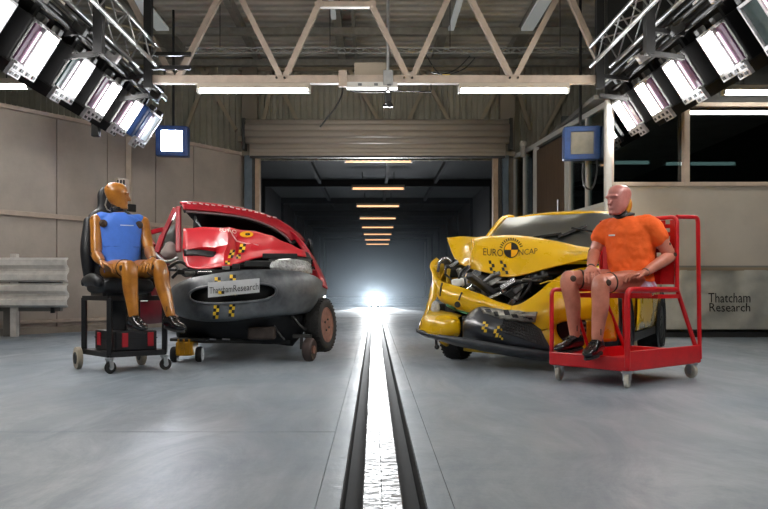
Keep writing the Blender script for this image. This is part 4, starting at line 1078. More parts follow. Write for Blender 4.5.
# roof, buckled up over the struck side
rows = [
    [PV(183.5, 209.5, .80), PV(200, 210.5, .80), PV(222, 213, .82), PV(245, 217, .84), PV(266, 224, .86), PV(283, 233, .88), PV(291, 241, .88)],
    [PV(182, 205, .84), PV(200, 205.5, .84), PV(222, 208, .86), PV(246, 212, .88), PV(270, 219.5, .90), PV(289, 229.5, .92), PV(297, 239, .92)],
    [PV(181, 204.3, .95), PV(200, 204, .95), PV(222, 206, .97), PV(247, 210.5, 1.0), PV(272, 217.5, 1.02), PV(292, 229, 1.04), PV(301, 240, 1.02)],
    [C(-.66, 1.7, 1.42), C(-.5, 1.7, 1.46), C(-.25, 1.7, 1.46), C(0, 1.7, 1.44), C(.25, 1.7, 1.42), C(.45, 1.7, 1.38), C(.56, 1.7, 1.28)],
    [C(-.58, 2.6, 1.34), C(-.45, 2.6, 1.37), C(-.25, 2.6, 1.38), C(0, 2.6, 1.38), C(.25, 2.6, 1.36), C(.42, 2.6, 1.33), C(.52, 2.6, 1.26)]]
roof_o, tree_r = panel('roof', red, rc, rows, 6, 4, amp=.006, sc=9, solid=.02, sm=50, keep=True)
hl_rows = [[p - V((0, 0, .035)) + R * .03 for p in r] for r in refine(rows, 4, 3)]
MB().grid(hl_rows).build('headlining', mat('cabin_black', (18, 18, 20), .7, noise_amt=.3), rc, smooth=60)
# pale jagged bits and the screen seal along the front edge
for i in range(15):
    s = i / 14; px = 187 + 86 * s; py = 203.4 + 14 * s ** 1.7 - .6 + random.uniform(-.5, .4)
    MB().bar(PV(px, py, .84), PV(px + 3.6, py + .6 + random.uniform(-.4, .7), .84), .012, .012).build('pale_jag', mat('jag_pale', (220, 196, 196), .3), roof_o)
MB().tube(spline([PV(186, 211.5, .78), PV(222, 214.5, .8), PV(246, 218, .82), PV(268, 225.5, .84), PV(284, 235, .86), PV(291, 243, .86)], 5), .012, 6).build('screen_seal', mat('seal_grey', (120, 96, 98), .5), rc, smooth=70)
# pillars
MB().bar(PV(178.5, 207, .80), PV(178.5, 252, .62), .055, .05, up=(0, 1, 0)).build('windscreen_pillar', red, rc, bevel=.008)
MB().bar(PV(175.5, 208, .95), PV(162, 238, .95), .05, .05, up=(0, 1, 0)).build('door_frame', red, rc, bevel=.008)
MB().bar(PV(162.5, 236, .95), PV(156.5, 253, .85), .06, .05, up=(0, 1, 0)).build('door_frame', red, rc, bevel=.008)
MB().bar(PV(147, 233.5, 1.1), PV(164, 229, 1.0), .05, .04, up=(0, 1, 0)).build('window_ledge', red, rc, bevel=.008)
MB().bar(PV(147, 233.5, 1.1), PV(154, 246, .95), .05, .04, up=(0, 1, 0)).build('window_ledge', red, rc, bevel=.008)
rows = [[PV(288, 229, .92), PV(293, 235, .90), PV(297, 241, .86)], [PV(298, 236.5, .80), PV(301, 243, .74), PV(303, 250, .66)], [PV(305, 246, .62), PV(309, 252, .56), PV(306, 256, .5)], [PV(313, 258, .45), PV(317, 264, .40), PV(312, 266, .36)]]
panel('windscreen_pillar', red, rc, rows, 4, 4, solid=.02, sm=50)
rows = [[PV(308, 252, .50), PV(313, 257, .45)], [PV(313, 262, .22), PV(319, 268, .20)], [PV(317, 273, .0), PV(324, 278, .0)], [PV(320, 285, -.15), PV(327.5, 289, -.12)]]
panel('front_wing', red, rc, rows, 3, 5, solid=.014, sm=50)
MB().bar(PV(304, 254, .45), PV(310, 262, .25), .06, .05).build('wing_gap', BLACK, rc)
# door of the struck side, sprung open
rows = [[PV(136, 250, 1.05), PV(152, 250, .95), PV(168, 262, .7)], [PV(134, 280, 1.1), PV(152, 280, 1.0), PV(168, 285, .75)], [PV(135, 322, 1.1), PV(150, 324, 1.0), PV(166, 322, .8)]]
panel('door', mat('door_shaded_red', (96, 16, 28), .4, noise_amt=.3), rc, rows, 3, 3, solid=.05, sm=50)  # car red darkened, low light put into the colour
MB().box(PV(143.5, 300, .98), (.09, .02, .03)).build('door_label', WHITE_PL, rc)
rows = [[PV(163, 233, 1.3), PV(177, 222, 1.3)], [PV(152, 252, 1.3), PV(177, 252, 1.3)]]
panel('quarter_glass', mat('cabin_grey', (86, 92, 88), .4, noise_amt=.3), rc, rows, 3, 3, solid=.01)
ab = MB(); limb(ab, [PV(169, 252, .8), PV(170, 247, .8)], [.085, .06], 14); ab.build('airbag', mat('airbag_grey', (150, 136, 132), .8), rc, smooth=80)
for q in (((152, 250), (165, 262), (178, 258)), ((150, 262), (160, 268), (176, 270)), ((168, 268), (180, 262), (190, 268)), ((172, 278), (182, 270), (196, 271)), ((186, 272), (200, 268), (214, 272)), ((176, 265), (186, 276), (200, 270))):
    MB().tube(spline([PV(a, b_, -.05 + .3 * (a < 165)) for a, b_ in q], 5), .016, 7).build('torn_trim', random.choice([BLACK, al_cast, primer]), rc, smooth=70)
# cabin: dark cavity, headlining, dashboard and seats
cab = mat('cabin_black', (18, 18, 20), .7, noise_amt=.3)
MB().grid([[C(u, v, z) for u in (-.66, .56)] for v, z in ((2.4, .9), (2.45, 1.34))]).build('rear_bulkhead', cab, rc, solid=.02)
for s in (-.34, .3):
    st = MB(); ellipse_loft(st, [(C(s, 1.55, .55), L * .22, R * .1), (C(s, 1.58, .85), L * .23, R * .09), (C(s, 1.64, 1.02), L * .17, R * .07), (C(s, 1.66, 1.06), L * .1, R * .05), (C(s, 1.66, 1.2), L * .1, R * .05), (C(s, 1.66, 1.24), L * .04, R * .02)])
    st.build('seat', cab, rc, smooth=60)
MB().box(C(-.05, .62, .82), (1.24, .36, .3), Matrix.Rotation(b7, 3, 'Z')).build('dashboard', cab, rc, bevel=.04)
for s_, u0 in ((-1, -.74), (1, .66)):
    MB().grid([[C(u0, v, z0_) for v in (.74, 1.4, 2.6)] for z0_ in (.86,)] + [[C(u0 * .92, v, z0_) for v, z0_ in ((.80, 1.5 if s_ < 0 else 1.2), (1.4, 1.42 if s_ < 0 else 1.3), (2.6, 1.32))]]).build('side_shade_sheet', cab, rc, solid=.02)  # dark sheets added across the side openings to shade the cabin
# bonnet: sharp folds
rows = [
    [PV(183.5, 228.5, .30), PV(205, 227.5, .30), PV(222, 228, .28), PV(228, 228, .22), PV(240, 229.5, .26), PV(255, 232, .30), PV(272, 236.5, .32), PV(288, 244, .34), PV(304, 251, .30)],
    [PV(183, 240, .22), PV(204, 238.5, .20), PV(216, 239, .14), PV(228, 236, .02), PV(236, 240, .16), PV(254, 238, .20), PV(272, 241, .2), PV(289, 246, .26), PV(304.5, 252, .26)],
    [PV(182.5, 250, .16), PV(204, 247, .12), PV(215, 247, -.02), PV(227, 245, -.16), PV(236, 249, .02), PV(252, 245, .02), PV(271, 246, .08), PV(289, 248.5, .18), PV(305, 253, .22)],
    [PV(183, 253, .22), PV(202, 251, .22), PV(213, 253, .08), PV(224, 254, -.18), PV(236, 255, -.06), PV(250, 252, -.08), PV(270, 250, .0), PV(289, 250.5, .12), PV(305, 254, .18)],
    [PV(184, 263, -.02), PV(200, 263.5, -.10), PV(212, 262, -.16), PV(224, 262, -.28), PV(236, 261, -.22), PV(250, 257.5, -.20), PV(270, 253.5, -.12), PV(289, 252.5, .06), PV(305.5, 255, .14)],
    [PV(187, 266.5, -.16), PV(201, 269.5, -.26), PV(213, 268.5, -.30), PV(225, 266.5, -.36), PV(236, 263.5, -.32), PV(251, 259.5, -.28), PV(270, 255.5, -.18), PV(289, 254, .02), PV(305.5, 256.5, .10)]]
rb, tree_rb = panel('bonnet', red_b, rc, rows, 4, 3, amp=.010, sc=8, solid=.012, sm=24, lin_=True, keep=True)
rows = [[PV(184, 249, .02), PV(200, 250, .0), PV(216, 251.5, -.02)], [PV(184, 256, .0), PV(200, 256, -.03), PV(214, 257, -.06)]]
panel('scuttle_vent', BLACK_PL, rc, rows, 4, 3, amp=.01, sc=9, solid=.012)
MB().tube([stick(tree_rb, *q, .004, 7.4) for q in ((228.5, 229), (232, 236), (237, 242), (246, 244.5), (258, 246))], .007, 6).build('crease', mat('scuff', (226, 170, 174), .4), rb, smooth=80)
checker(tree_rb, 242.5, 249, 6, 9, 2, 3, rb, skew=-2); checker(tree_rb, 231, 254.5, 5, 9, 2, 3, rb, skew=-2)
checker(tree_rb, 238.5, 257.5, 5, 4.5, 2, 2, rb); checker(tree_rb, 227.5, 263.5, 5, 4, 2, 2, rb)
disc(tree_rb, 246.5, 235.2, .2, 3.0, MARK_O, 0, 360, .005, 30, 'emblem', rb, 2.3)
disc(tree_rb, 247.5, 235.2, .2, 1.2, MARK_B, 0, 360, .007, 20, 'emblem', rb, 2.3)
vs, fs = font_mesh('EURO')
MB().add([stick(tree_rb, 220 + (v.x + .5) * 16, 231.5 - v.y * 3.4 + v.x * 2.4, .005, 7.6) for v in vs], fs).build('lettering', mat('decal_white', (230, 220, 214), .5), rb)
# slam panel clutter
for kind, px, py, v, sz, m in (('radiator_support', 215, 272, -.28, (.7, .05, .05), primer), ('latch', 226, 268, -.4, (.07, .05, .04), al_cast), ('bracket', 190, 273, -.3, (.1, .05, .03), al_cast),
                               ('bracket', 205, 272.5, -.34, (.14, .03, .03), chrome), ('bracket', 258, 264, -.3, (.25, .05, .06), primer), ('bracket', 280, 256, -.2, (.34, .05, .05), primer), ('bracket', 236, 266.5, -.38, (.07, .05, .05), primer)):
    c = PV(px, py, v); MB().box(c, sz, Matrix.Rotation(b7, 3, 'Z')).build(kind, m, rc, bevel=.008)
MB().box(C(-.02, .22, .58), (1.2, .40, .44), Matrix.Rotation(b7, 3, 'Z')).build('engine_block', primer, rc, bevel=.04)
MB().box(C(.02, -.14, .53), (1.25, .1, .44), Matrix.Rotation(b7, 3, 'Z')).build('radiator', primer, rc, bevel=.02)
# headlamp
rows = [[PV(272, 262.5, -.30), PV(280, 260.5, -.34), PV(292, 260, -.32), PV(304, 261.5, -.22), PV(310, 264, -.12)], [PV(270.5, 267, -.36), PV(280, 266, -.40), PV(292, 266, -.38), PV(305, 267.5, -.28), PV(311, 269, -.16)], [PV(272, 271, -.36), PV(281, 272, -.39), PV(292, 273, -.37), PV(304, 273.5, -.28), PV(311, 273.5, -.16)]]
hl = panel('headlamp', mat('headlamp_glass', (178, 180, 180), .18, .3, noise_amt=.5, noise_scale=45, coat=.8, bump=.5, bump_scale=120), rc, rows, 5, 4, solid=.03, sm=60)
rows = [[PV(269, 259.5, -.24), PV(290, 256.5, -.22), PV(310, 260, .0)], [PV(269, 263, -.26), PV(290, 260, -.24), PV(311, 264, -.06)]]
panel('lamp_surround', BLACK, rc, rows, 4, 2, solid=.02)
# bumper with an oval intake
TOP = [(170, 291, -.16), (176, 285, -.34), (188, 279.5, -.48), (206, 275.5, -.56), (231, 272, -.60), (256, 270, -.60), (280, 270.5, -.54), (300, 272, -.42), (316, 277, -.24), (326, 286, .02)]
UP = [(169.5, 294, -.18), (175.5, 290, -.39), (188, 286, -.55), (206, 282.5, -.63), (231, 279.5, -.67), (256, 278, -.67), (280, 278, -.61), (300, 280, -.48), (316, 284, -.28), (326.5, 291, .0)]
MID = [(170, 303, -.18), (175.5, 302, -.40), (188, 301, -.57), (206, 299, -.65), (231, 297, -.69), (256, 295, -.69), (280, 294, -.63), (300, 294, -.50), (315, 295.5, -.30), (323, 297, -.02)]
LOW = [(171, 309, -.14), (178, 313.5, -.36), (190, 316.5, -.53), (207, 318.5, -.60), (231, 318, -.63), (256, 315, -.63), (280, 312.5, -.56), (297, 311.5, -.44), (309, 310.5, -.28), (316, 308, -.05)]
UND = [(173, 311, .0), (180, 316, -.22), (191, 319, -.36), (207, 321, -.42), (231, 320.5, -.46), (256, 317, -.46), (280, 315, -.40), (296, 314, -.30), (306, 312, -.16), (312, 309, .02)]
fine = refine([[PV(*q) for q in r] for r in (TOP, UP, MID, LOW, UND)], 12, 8)
mb = MB(); m_, n_ = len(fine), len(fine[0])
def to_px(p): return CX + p.x / p.y * FPX, CY - (p.z - HC) / p.y * FPX
def inside(p, grow=1.0):
    x, y_ = to_px(p); cy_ = 293.5 - (x - 233) * .055
    return (abs((x - 233) / (43 * grow)) ** 3.2 + abs((y_ - cy_) / (9.2 * grow)) ** 2.4) < 1
mb.add([p for r in fine for p in r], [(i * n_ + j, i * n_ + j + 1, (i + 1) * n_ + j + 1, (i + 1) * n_ + j) for i in range(m_ - 1) for j in range(n_ - 1)
       if not inside((fine[i][j] + fine[i + 1][j + 1]) / 2)])
full = MB().grid(fine); tree_bm = bvh(full)
bo = mb.build('bumper', bum, rc, smooth=60, solid=.012, offset=0)
ring = []
for k in range(48):
    t = 2 * math.pi * k / 48; ct, st_ = math.cos(t), math.sin(t)
    x = 233 + 43 * math.copysign(abs(ct) ** (2 / 3.2), ct); y_ = 293.5 - (x - 233) * .055 + 9.2 * math.copysign(abs(st_) ** (2 / 2.4), st_)
    ring.append(stick(tree_bm, x, y_, .002, 7))
MB().tube(ring, .013, 8, closed=True).build('intake_rim', bum, bo, smooth=80)
MB().grid([[p + R * .09 for p in r] for r in fine[6:30]]).build('intake_back', BLACK, bo, solid=.01)
q = [PV(208, 282.5, -.745), PV(259.5, 278.3, -.745), PV(259.5, 292.3, -.75), PV(208, 297.6, -.75)]
pm = MB().prism(q, R * .008); tree_p = bvh(pm)
plate = pm.build('number_plate', mat('plate_white', (196, 198, 200), .4, noise_amt=.12), rc)
for k, (txt, x0, x1) in enumerate((('Thatcham', 209.5, 232.5), ('Research', 233.5, 258.5))):
    vs, fs = font_mesh(txt)
    MB().add([stick(tree_p, x0 + (v.x + .5) * (x1 - x0), 288.6 - (x0 + (v.x + .5) * (x1 - x0) - 233) * .09 - v.y * 6.5, .003, 6.7) for v in vs], fs).build('lettering', ink, plate)
for px, py, w, h, nx, ny in ((218, 281, 6, 6, 2, 2), (233, 278.8, 6, 6.5, 2, 2), (221.5, 294, 6, 6, 2, 2), (234.5, 296, 7, 3.4, 4, 2)):
    checker(tree_p if False else tree_bm, px, py, w, h, nx, ny, rc) if py < 285 else checker(tree_p, px, py, w, h, nx, ny, rc)
for px, py in ((216.3, 311.5), (232.0, 309.5)): checker(tree_bm, px, py, 5.6, 13, 2, 4, bo, skew=-1.5)
# battered lower front and underside
rows = [[PV(180, 316, -.28), PV(207, 320, -.42), PV(240, 318, -.46), PV(275, 314, -.42), PV(305, 310, -.2)], [PV(176, 328, -.20), PV(207, 330, -.30), PV(240, 330, -.32), PV(275, 330, -.3), PV(304, 328, -.15)], [PV(178, 338, -.1), PV(207, 337, -.15), PV(240, 339, -.15), PV(275, 344, -.15), PV(292, 345, -.08)]]
panel('undertray', mat('undertray_dark', (34, 35, 38), .55, noise_amt=.4, noise_scale=7), rc, rows, 5, 4, amp=.02, sc=6, solid=.02, sm=50)
MB().bar(PV(190, 340.5, -.1), PV(290, 342, -.1), .12, .035).build('subframe', STEEL_D, rc)
for px in (197, 212, 226): MB().bar(PV(px - 4, 339, -.18), PV(px + 4, 339.3, -.18), .02, .014).build('subframe_clip', vent_m, rc)
MB().bar(PV(284, 336, -.05), PV(305, 335, -.02), .06, .02).build('shield_edge', al_cast, rc)
for q in (((270, 318), (276, 330), (284, 340)), ((292, 316), (300, 326), (306, 330)), ((240, 320), (246, 328), (256, 332))):
    MB().tube(spline([PV(a, b_, -.34) for a, b_ in q], 4), .016, 6).build('brake_hose', BLACK, rc, smooth=70)
MB().box(PV(262, 333, -.36), (.26, .12, .12)).build('broken_bracket', mat('brown_bits', (70, 58, 52), .6, noise_amt=.5, noise_scale=12), rc, bevel=.02)
MB().box(C(0, 1.7, .30), (1.36, 2.3, .14), Matrix.Rotation(b7, 3, 'Z')).build('floor_pan', primer, rc, bevel=.02)
MB().bar(C(.1, .6, .22), C(.1, 2.9, .22), .09, .09).build('exhaust', STEEL_D, rc)

# vehicle skates under the red car
def skate(name, c, label, body, rz):
    c = V(c); t = empty(name, (c.x, c.y, 0), rz, label=label, cat='vehicle skate')
    Mz = Matrix.Rotation(rz, 3, 'Z')
    MB().box((c.x, c.y, .105), (.34, .10, .03), Mz).build('deck', body, t, bevel=.006)
    for sx in (-1, 1):
        MB().box(V((c.x, c.y, .10)) + Mz @ V((sx * .15, 0, .03)), (.03, .11, .10), Mz).build('cheek', body, t, bevel=.006)
        MB().lathe([(.045, -.02), (.05, -.01), (.05, .01), (.045, .02)], V((c.x, c.y, .05)) + Mz @ V((sx * .09, 0, 0)), Mz @ V((1, 0, 0)), 16).build('roller', BLACK, t, smooth=40)
    return t
sk_y = mat('skate_yellow', (206, 150, 20), .5, noise_amt=.4, noise_scale=10)
sk = empty('vehicle_skate', P(185, 362, 7.2) * V((1, 1, 0)) if False else V((P(185, 362, 7.2).x, 7.2, 0)), label='yellow wheeled skate under the front of the red car', cat='vehicle skate')
p = sk.location
MB().box((p.x + .02, 7.2, .135), (.16, .24, .13)).build('cheek', sk_y, sk, bevel=.012)
for i in (-1, 0, 1): MB().box((p.x + .02 + i * .05, 7.075, .16), (.014, .02, .14)).build('rib', sk_y, sk)
MB().box((p.x + .05, 7.2, .22), (.34, .2, .03)).build('deck', STEEL_D, sk, bevel=.006)
MB().lathe([(.065, -.03), (.075, -.015), (.075, .015), (.065, .03)], (p.x - .10, 7.2, .075), (1, 0, 0), 20).build('roller', RUBBER, sk, smooth=40)
MB().lathe([(.065, -.03), (.075, -.015), (.075, .015), (.065, .03)], (p.x + .14, 7.2, .075), (1, 0, 0), 20).build('roller', RUBBER, sk, smooth=40)
c = P(309.5, 349, 7.25); sk2 = empty('vehicle_skate', (c.x, 7.25, 0), label='small brown tyred skate wheel under the raised red car', cat='vehicle skate')
MB().lathe([(.04, .03), (.095, .045), (.112, .03), (.115, 0), (.112, -.03), (.095, -.045), (.04, -.03)], (c.x, 7.25, .115), (1, -.25, 0), 28).build('roller', mat('tyre_brown', (70, 56, 52), .7, noise_amt=.4, noise_scale=16), sk2, smooth=50)
MB().lathe([(.04, .032), (.04, .05), (.001, .05)], (c.x, 7.25, .115), (1, -.25, 0), 14).build('hub', rust, sk2)
MB().bar((c.x - .08, 7.3, .115), (c.x - .08, 7.3, .26), .03, .05).build('fork', STEEL_D, sk2); MB().bar((c.x - .16, 7.3, .245), (c.x + .02, 7.3, .245), .14, .03).build('deck', STEEL_D, sk2)
# ================================================================== DUMMIES, SEAT, TROLLEYS
def caster(root, x, y_, r, w, m_wheel, top, face=(1, 0, 0), swivel=True):
    f = V(face).normalized()
    wh = MB().lathe([(r * .3, w * .55), (r * .8, w * .5), (r * .95, w * .42), (r, w * .2), (r, -w * .2), (r * .95, -w * .42), (r * .8, -w * .5), (r * .3, -w * .55)], (x, y_, r), f, 24).build('caster_wheel', m_wheel, root, smooth=45)
    MB().lathe([(.001, w * .62), (r * .42, w * .6), (r * .42, w * .4)], (x, y_, r), f, 14).build('hub', ALU, wh)
    MB().lathe([(.001, -w * .62), (r * .42, -w * .6), (r * .42, -w * .4)], (x, y_, r), f, 14).build('hub', ALU, wh)
    if swivel:
        t = f.cross(V((0, 0, 1)))
        fk = MB()
        for s in (-1, 1):
            q = V((x, y_, r)) + f * s * w * .8
            fk.bar(q, q + V((0, 0, top - r - .012)) + t * r * .2, .006, r * .7, up=t)
        fk.box((x + t.x * r * .2, y_ + t.y * r * .2, top - .012), (w * 2.0, w * 2.0, .018))
        fk.build('caster_fork', ALU, root)
    else:
        MB().bar(V((x, y_, r)), V((x, y_, top)), .02, .03).build('axle_bracket', BLACK, root)

def hand(mb, wrist, palm_dir, side_dir, size=1., curl=.5, thumb=1):
    """palm with four unequal curled fingers and a thumb; side_dir points to the little-finger side, palm normal = palm_dir x side"""
    d = V(palm_dir).normalized(); sd = V(side_dir); sd = (sd - d * sd.dot(d)).normalized(); n = d.cross(sd).normalized()
    if n.z > 0: n = -n                      # the palm looks down
    w = V(wrist); S = size
    ellipse_loft(mb, [(w - d * .02 * S, sd * .026 * S, n * .02 * S), (w + d * .03 * S, sd * .038 * S, n * .018 * S), (w + d * .075 * S, sd * .043 * S, n * .016 * S), (w + d * .095 * S, sd * .038 * S, n * .012 * S)], 12, 3)
    for i, (off, ln) in enumerate(((-.031, .072), (-.0105, .082), (.0105, .076), (.031, .058))):
        b = w + d * .088 * S + sd * off * S * 1.05
        d1 = (d + n * curl * .4 + sd * off * 2.5).normalized(); d2 = (d + n * curl * 1.3).normalized(); d3 = (d * .7 + n * curl * 2.2).normalized()
        p1 = b + d1 * ln * .42 * S; p2 = p1 + d2 * ln * .34 * S; p3 = p2 + d3 * ln * .28 * S
        limb(mb, [b - d1 * .015, p1, p2, p3], [.0092 * S, .0086 * S, .0078 * S, .0068 * S], 8, 2)
    tb = w + d * .03 * S - sd * .034 * S * thumb
    t1 = tb + (d * .7 - sd * .75 * thumb + n * .2).normalized() * .038 * S; t2 = t1 + (d - sd * .2 * thumb + n * .35).normalized() * .032 * S
    limb(mb, [w + d * .02 * S - sd * .015 * S * thumb, tb, t1, t2], [.014 * S, .0135 * S, .0115 * S, .009 * S], 8, 2)

def shoe(name_root, ankle, toe, m, sole_m, root, heel_back=.07):
    a = V(ankle); t = V(toe); d = t - a; dz = V((d.x, d.y, d.z * 1.0)); f = dz.normalized(); s = f.cross(V((0, 0, 1))).normalized(); u = s.cross(f)
    ln = dz.length + heel_back
    h = a - f * heel_back - u * .085
    mb = MB()
    ellipse_loft(mb, [(h + f * -.005 + u * .03, s * .012, u * .02), (h + f * .02 + u * .045, s * .036, u * .045), (h + f * .08 + u * .055, s * .040, u * .055), (h + f * .13 + u * .045, s * .042, u * .048), (h + f * ln * .62 + u * .034, s * .047, u * .036), (h + f * ln * .85 + u * .028, s * .045, u * .028), (h + f * ln * .97 + u * .024, s * .03, u * .018), (h + f * (ln + .01) + u * .022, s * .008, u * .006)], 16, 3, 2.6)
    ellipse_loft(mb, [(a - u * .05 - f * .01, s * .038, f * .05), (a - u * .01 - f * .012, s * .036, f * .045), (a + u * .012 - f * .014, s * .036, f * .044)], 14, 2)
    o = mb.build('shoe', m, root, smooth=70)
    sl = MB(); pts = []
    for k in range(20):
        t_ = 2 * math.pi * k / 20; x = math.cos(t_); y_ = math.sin(t_)
        c = h + f * (ln * .5) - u * .004
        wdt = .043 + .006 * x
        pts.append(c + f * x * ln * .51 + s * y_ * wdt)
    sl.prism(pts, -u * .018).build('sole', sole_m, o, bevel=.004)
    for i in range(3):
        q = h + f * (.115 + i * .028) + u * (.098 - i * .007)
        MB().bar(q - s * .022, q + s * .022, .007, .006).build('lace', BLACK, o)
    return o

shoe_m = mat('shoe_leather', (20, 20, 23), .22, coat=.5, noise_amt=.2)
sole_m = mat('shoe_sole', (34, 34, 36), .6)
joint_m = mat('joint_dark', (74, 58, 48), .45, .3, noise_amt=.3)

def head_mesh(mb, c, f, s, h=.235, w=.155, dpt=.20):
    """smooth dummy head: skull, brow, nose, chin; f = face direction"""
    u = V((0, 0, 1)); f = V(f).normalized(); s = f.cross(u).normalized(); u = s.cross(f)
    c = V(c)
    secs = []
    for z, wx, dy, fo in ((-.50, .20, .16, .26), (-.44, .30, .26, .20), (-.33, .38, .34, .13), (-.18, .44, .41, .06), (-.02, .47, .46, .02), (.15, .50, .50, -.02), (.30, .47, .47, -.03), (.41, .37, .38, -.03), (.48, .22, .24, -.03), (.505, .05, .06, -.03)):
        secs.append((c + u * z * h + f * fo * dpt, s * wx * w, f * dy * dpt))
    ellipse_loft(mb, secs, 24, 3, 2.15)
    # nose, brow, lips, ears
    limb(mb, [c + f * .49 * dpt + u * .02 * h, c + f * .535 * dpt - u * .09 * h, c + f * .56 * dpt - u * .14 * h], [.010, .013, .014], 8, 3)
    limb(mb, [c + f * .44 * dpt + u * .10 * h - s * .045, c + f * .475 * dpt + u * .115 * h, c + f * .44 * dpt + u * .10 * h + s * .045], [.012, .013, .012], 8, 3)
    for q, r in ((.25, .008), (.295, .009)):
        limb(mb, [c + f * .425 * dpt - u * q * h - s * .022, c + f * .455 * dpt - u * q * h, c + f * .425 * dpt - u * q * h + s * .022], [r * .7, r, r * .7], 8, 3)
    limb(mb, [c + f * .40 * dpt - u * .42 * h - s * .01, c + f * .41 * dpt - u * .43 * h + s * .01], [.02, .02], 8, 2)

def build_dummy(root, J, F, Lf, skin, cloth_m, cloth, hands_sides, head_face, shirt_sleeves, skin_head=None):
    """J: joints; F, Lf: facing and left of the body"""
    up = V((0, 0, 1)); F = V(F).normalized(); Lf = V(Lf).normalized()
    # torso under the clothing and pelvis
    t = MB(); ell = []
    pel, che, neck = J['pelvis'], J['chest'], J['neck']
    ellipse_loft(t, [(pel - up * .08, Lf * .12, F * .08), (pel - up * .02, Lf * .165, F * .115), (pel.lerp(che, .4), Lf * .14, F * .10), (che, Lf * .165, F * .115), (che.lerp(neck, .6), Lf * .16, F * .10), (che.lerp(neck, .92), Lf * .08, F * .07), (neck + up * .01, Lf * .05, F * .05)], 22, 3)
    t.build('torso', skin, root, smooth=60)
    n = MB(); limb(n, [neck - up * .02, neck.lerp(J['head'] - up * .08, .6), J['head'] - up * .06], [.055, .05, .048], 16, 3)
    n.build('neck', joint_m, root, smooth=60)
    for i in range(3):
        MB().lathe([(.056, -.006), (.06, 0), (.056, .006)], neck.lerp(J['head'] - up * .1, .25 + i * .3), (J['head'] - neck), 16).build('neck_ring', BLACK, root)
    hm = MB(); head_mesh(hm, J['head'], head_face, None)
    ho = hm.build('head', skin_head or skin, root, remesh=.006, smooth_it=4)
    for sd in ('r', 'l'):
        sg = 1 if sd == 'l' else -1
        sh, el, wr = J['shoulder_' + sd], J['elbow_' + sd], J['wrist_' + sd]
        m = MB(); limb(m, [sh - F * .0, sh.lerp(el, .3), sh.lerp(el, .75), el], [.062, .055, .05, .042], 16, 4); m.build('upper_arm', skin, root, smooth=70)
        m = MB(); limb(m, [el, el.lerp(wr, .3), el.lerp(wr, .8), wr], [.044, .047, .036, .028], 16, 4); m.build('forearm', skin, root, smooth=70)
        ax = (wr - el).cross(el - sh); ax = ax.normalized() if ax.length > 1e-4 else Lf
        for s in (-1, 1):
            MB().lathe([(.001, .006), (.016, .005), (.018, -.004)], el + ax * s * .042, ax * s, 12).build('elbow_bolt', joint_m, root)
        m = MB(); hd, hs, th = hands_sides[sd]; hand(m, wr, hd, hs, 1.08, .6, th); m.build('hand', skin, root, remesh=.0045, smooth_it=2)
        MB().lathe([(.031, -.008), (.033, 0), (.031, .008)], wr - (wr - el).normalized() * .008, wr - el, 14).build('wrist_band', joint_m, root)
        hp, kn, an = J['hip_' + sd], J['knee_' + sd], J['ankle_' + sd]
        m = MB(); limb(m, [hp, hp.lerp(kn, .35), hp.lerp(kn, .8), kn - (kn - hp).normalized() * .035], [.086, .085, .074, .066], 18, 4); m.build('thigh', skin, root, smooth=70)
        MB().lathe([(.077, -.007), (.0795, 0), (.077, .007)], hp.lerp(kn, .80), kn - hp, 20).build('thigh_seam', joint_m, root)
        m = MB(); dn = (an - kn).normalized(); fw = (kn - hp).normalized()
        limb(m, [kn + fw * .008, kn.lerp(an, .12) + fw * .012, kn.lerp(an, .40) - fw * .004, kn.lerp(an, .75), an], [.066, .066, .062, .049, .040], 18, 4); m.build('shin', skin, root, smooth=70)
        kx = fw.cross(dn).normalized()
        for s in (-1, 1):
            MB().lathe([(.001, .012), (.020, .010), (.026, 0), (.026, -.02)], kn + kx * s * .062, kx * s, 16).build('knee_cap', joint_m, root, smooth=40)
            MB().bar(an + kx * s * .034 + up * .03, an + kx * s * .034 + up * .075, .008, .018).build('ankle_slot', joint_m, root)
        shoe('', an - up * .015, J['toe_' + sd], shoe_m, sole_m, root)
    # clothing
    m = MB()
    cl = cloth
    ellipse_loft(m, [(pel + up * cl['hem'], Lf * .178, F * .128), (pel.lerp(che, .35), Lf * .17, F * .128), (che, Lf * .188, F * .142), (che.lerp(neck, .45), Lf * .195, F * .132), (che.lerp(neck, .74), Lf * .165, F * .11), (che.lerp(neck, .93), Lf * .085, F * .082), (neck + up * .004, Lf * .064, F * .064)], 36, 5, 2.5)
    for sd in ('r', 'l'):
        sh, el = J['shoulder_' + sd], J['elbow_' + sd]
        if shirt_sleeves:
            limb(m, [che.lerp(neck, .5).lerp(sh, .4), sh.lerp(che, .12) + up * .012, sh.lerp(el, .16), sh.lerp(el, .36)], [.090, .085, .078, .078], 18, 4)
        else:
            limb(m, [che.lerp(neck, .5), che.lerp(neck, .62).lerp(sh, .80) + up * .02], [.085, .062], 16, 4)
    o = m.build(cl['name'], cloth_m, root, remesh=.009, smooth_it=3)
    tx = bpy.data.textures.new('folds', 'CLOUDS'); tx.noise_scale = .085 if shirt_sleeves else .16; tx.noise_depth = 2
    dm = o.modifiers.new('folds', 'DISPLACE'); dm.texture = tx; dm.strength = .03 if shirt_sleeves else .014; dm.mid_level = .5; dm.texture_coords = 'LOCAL'
    return o

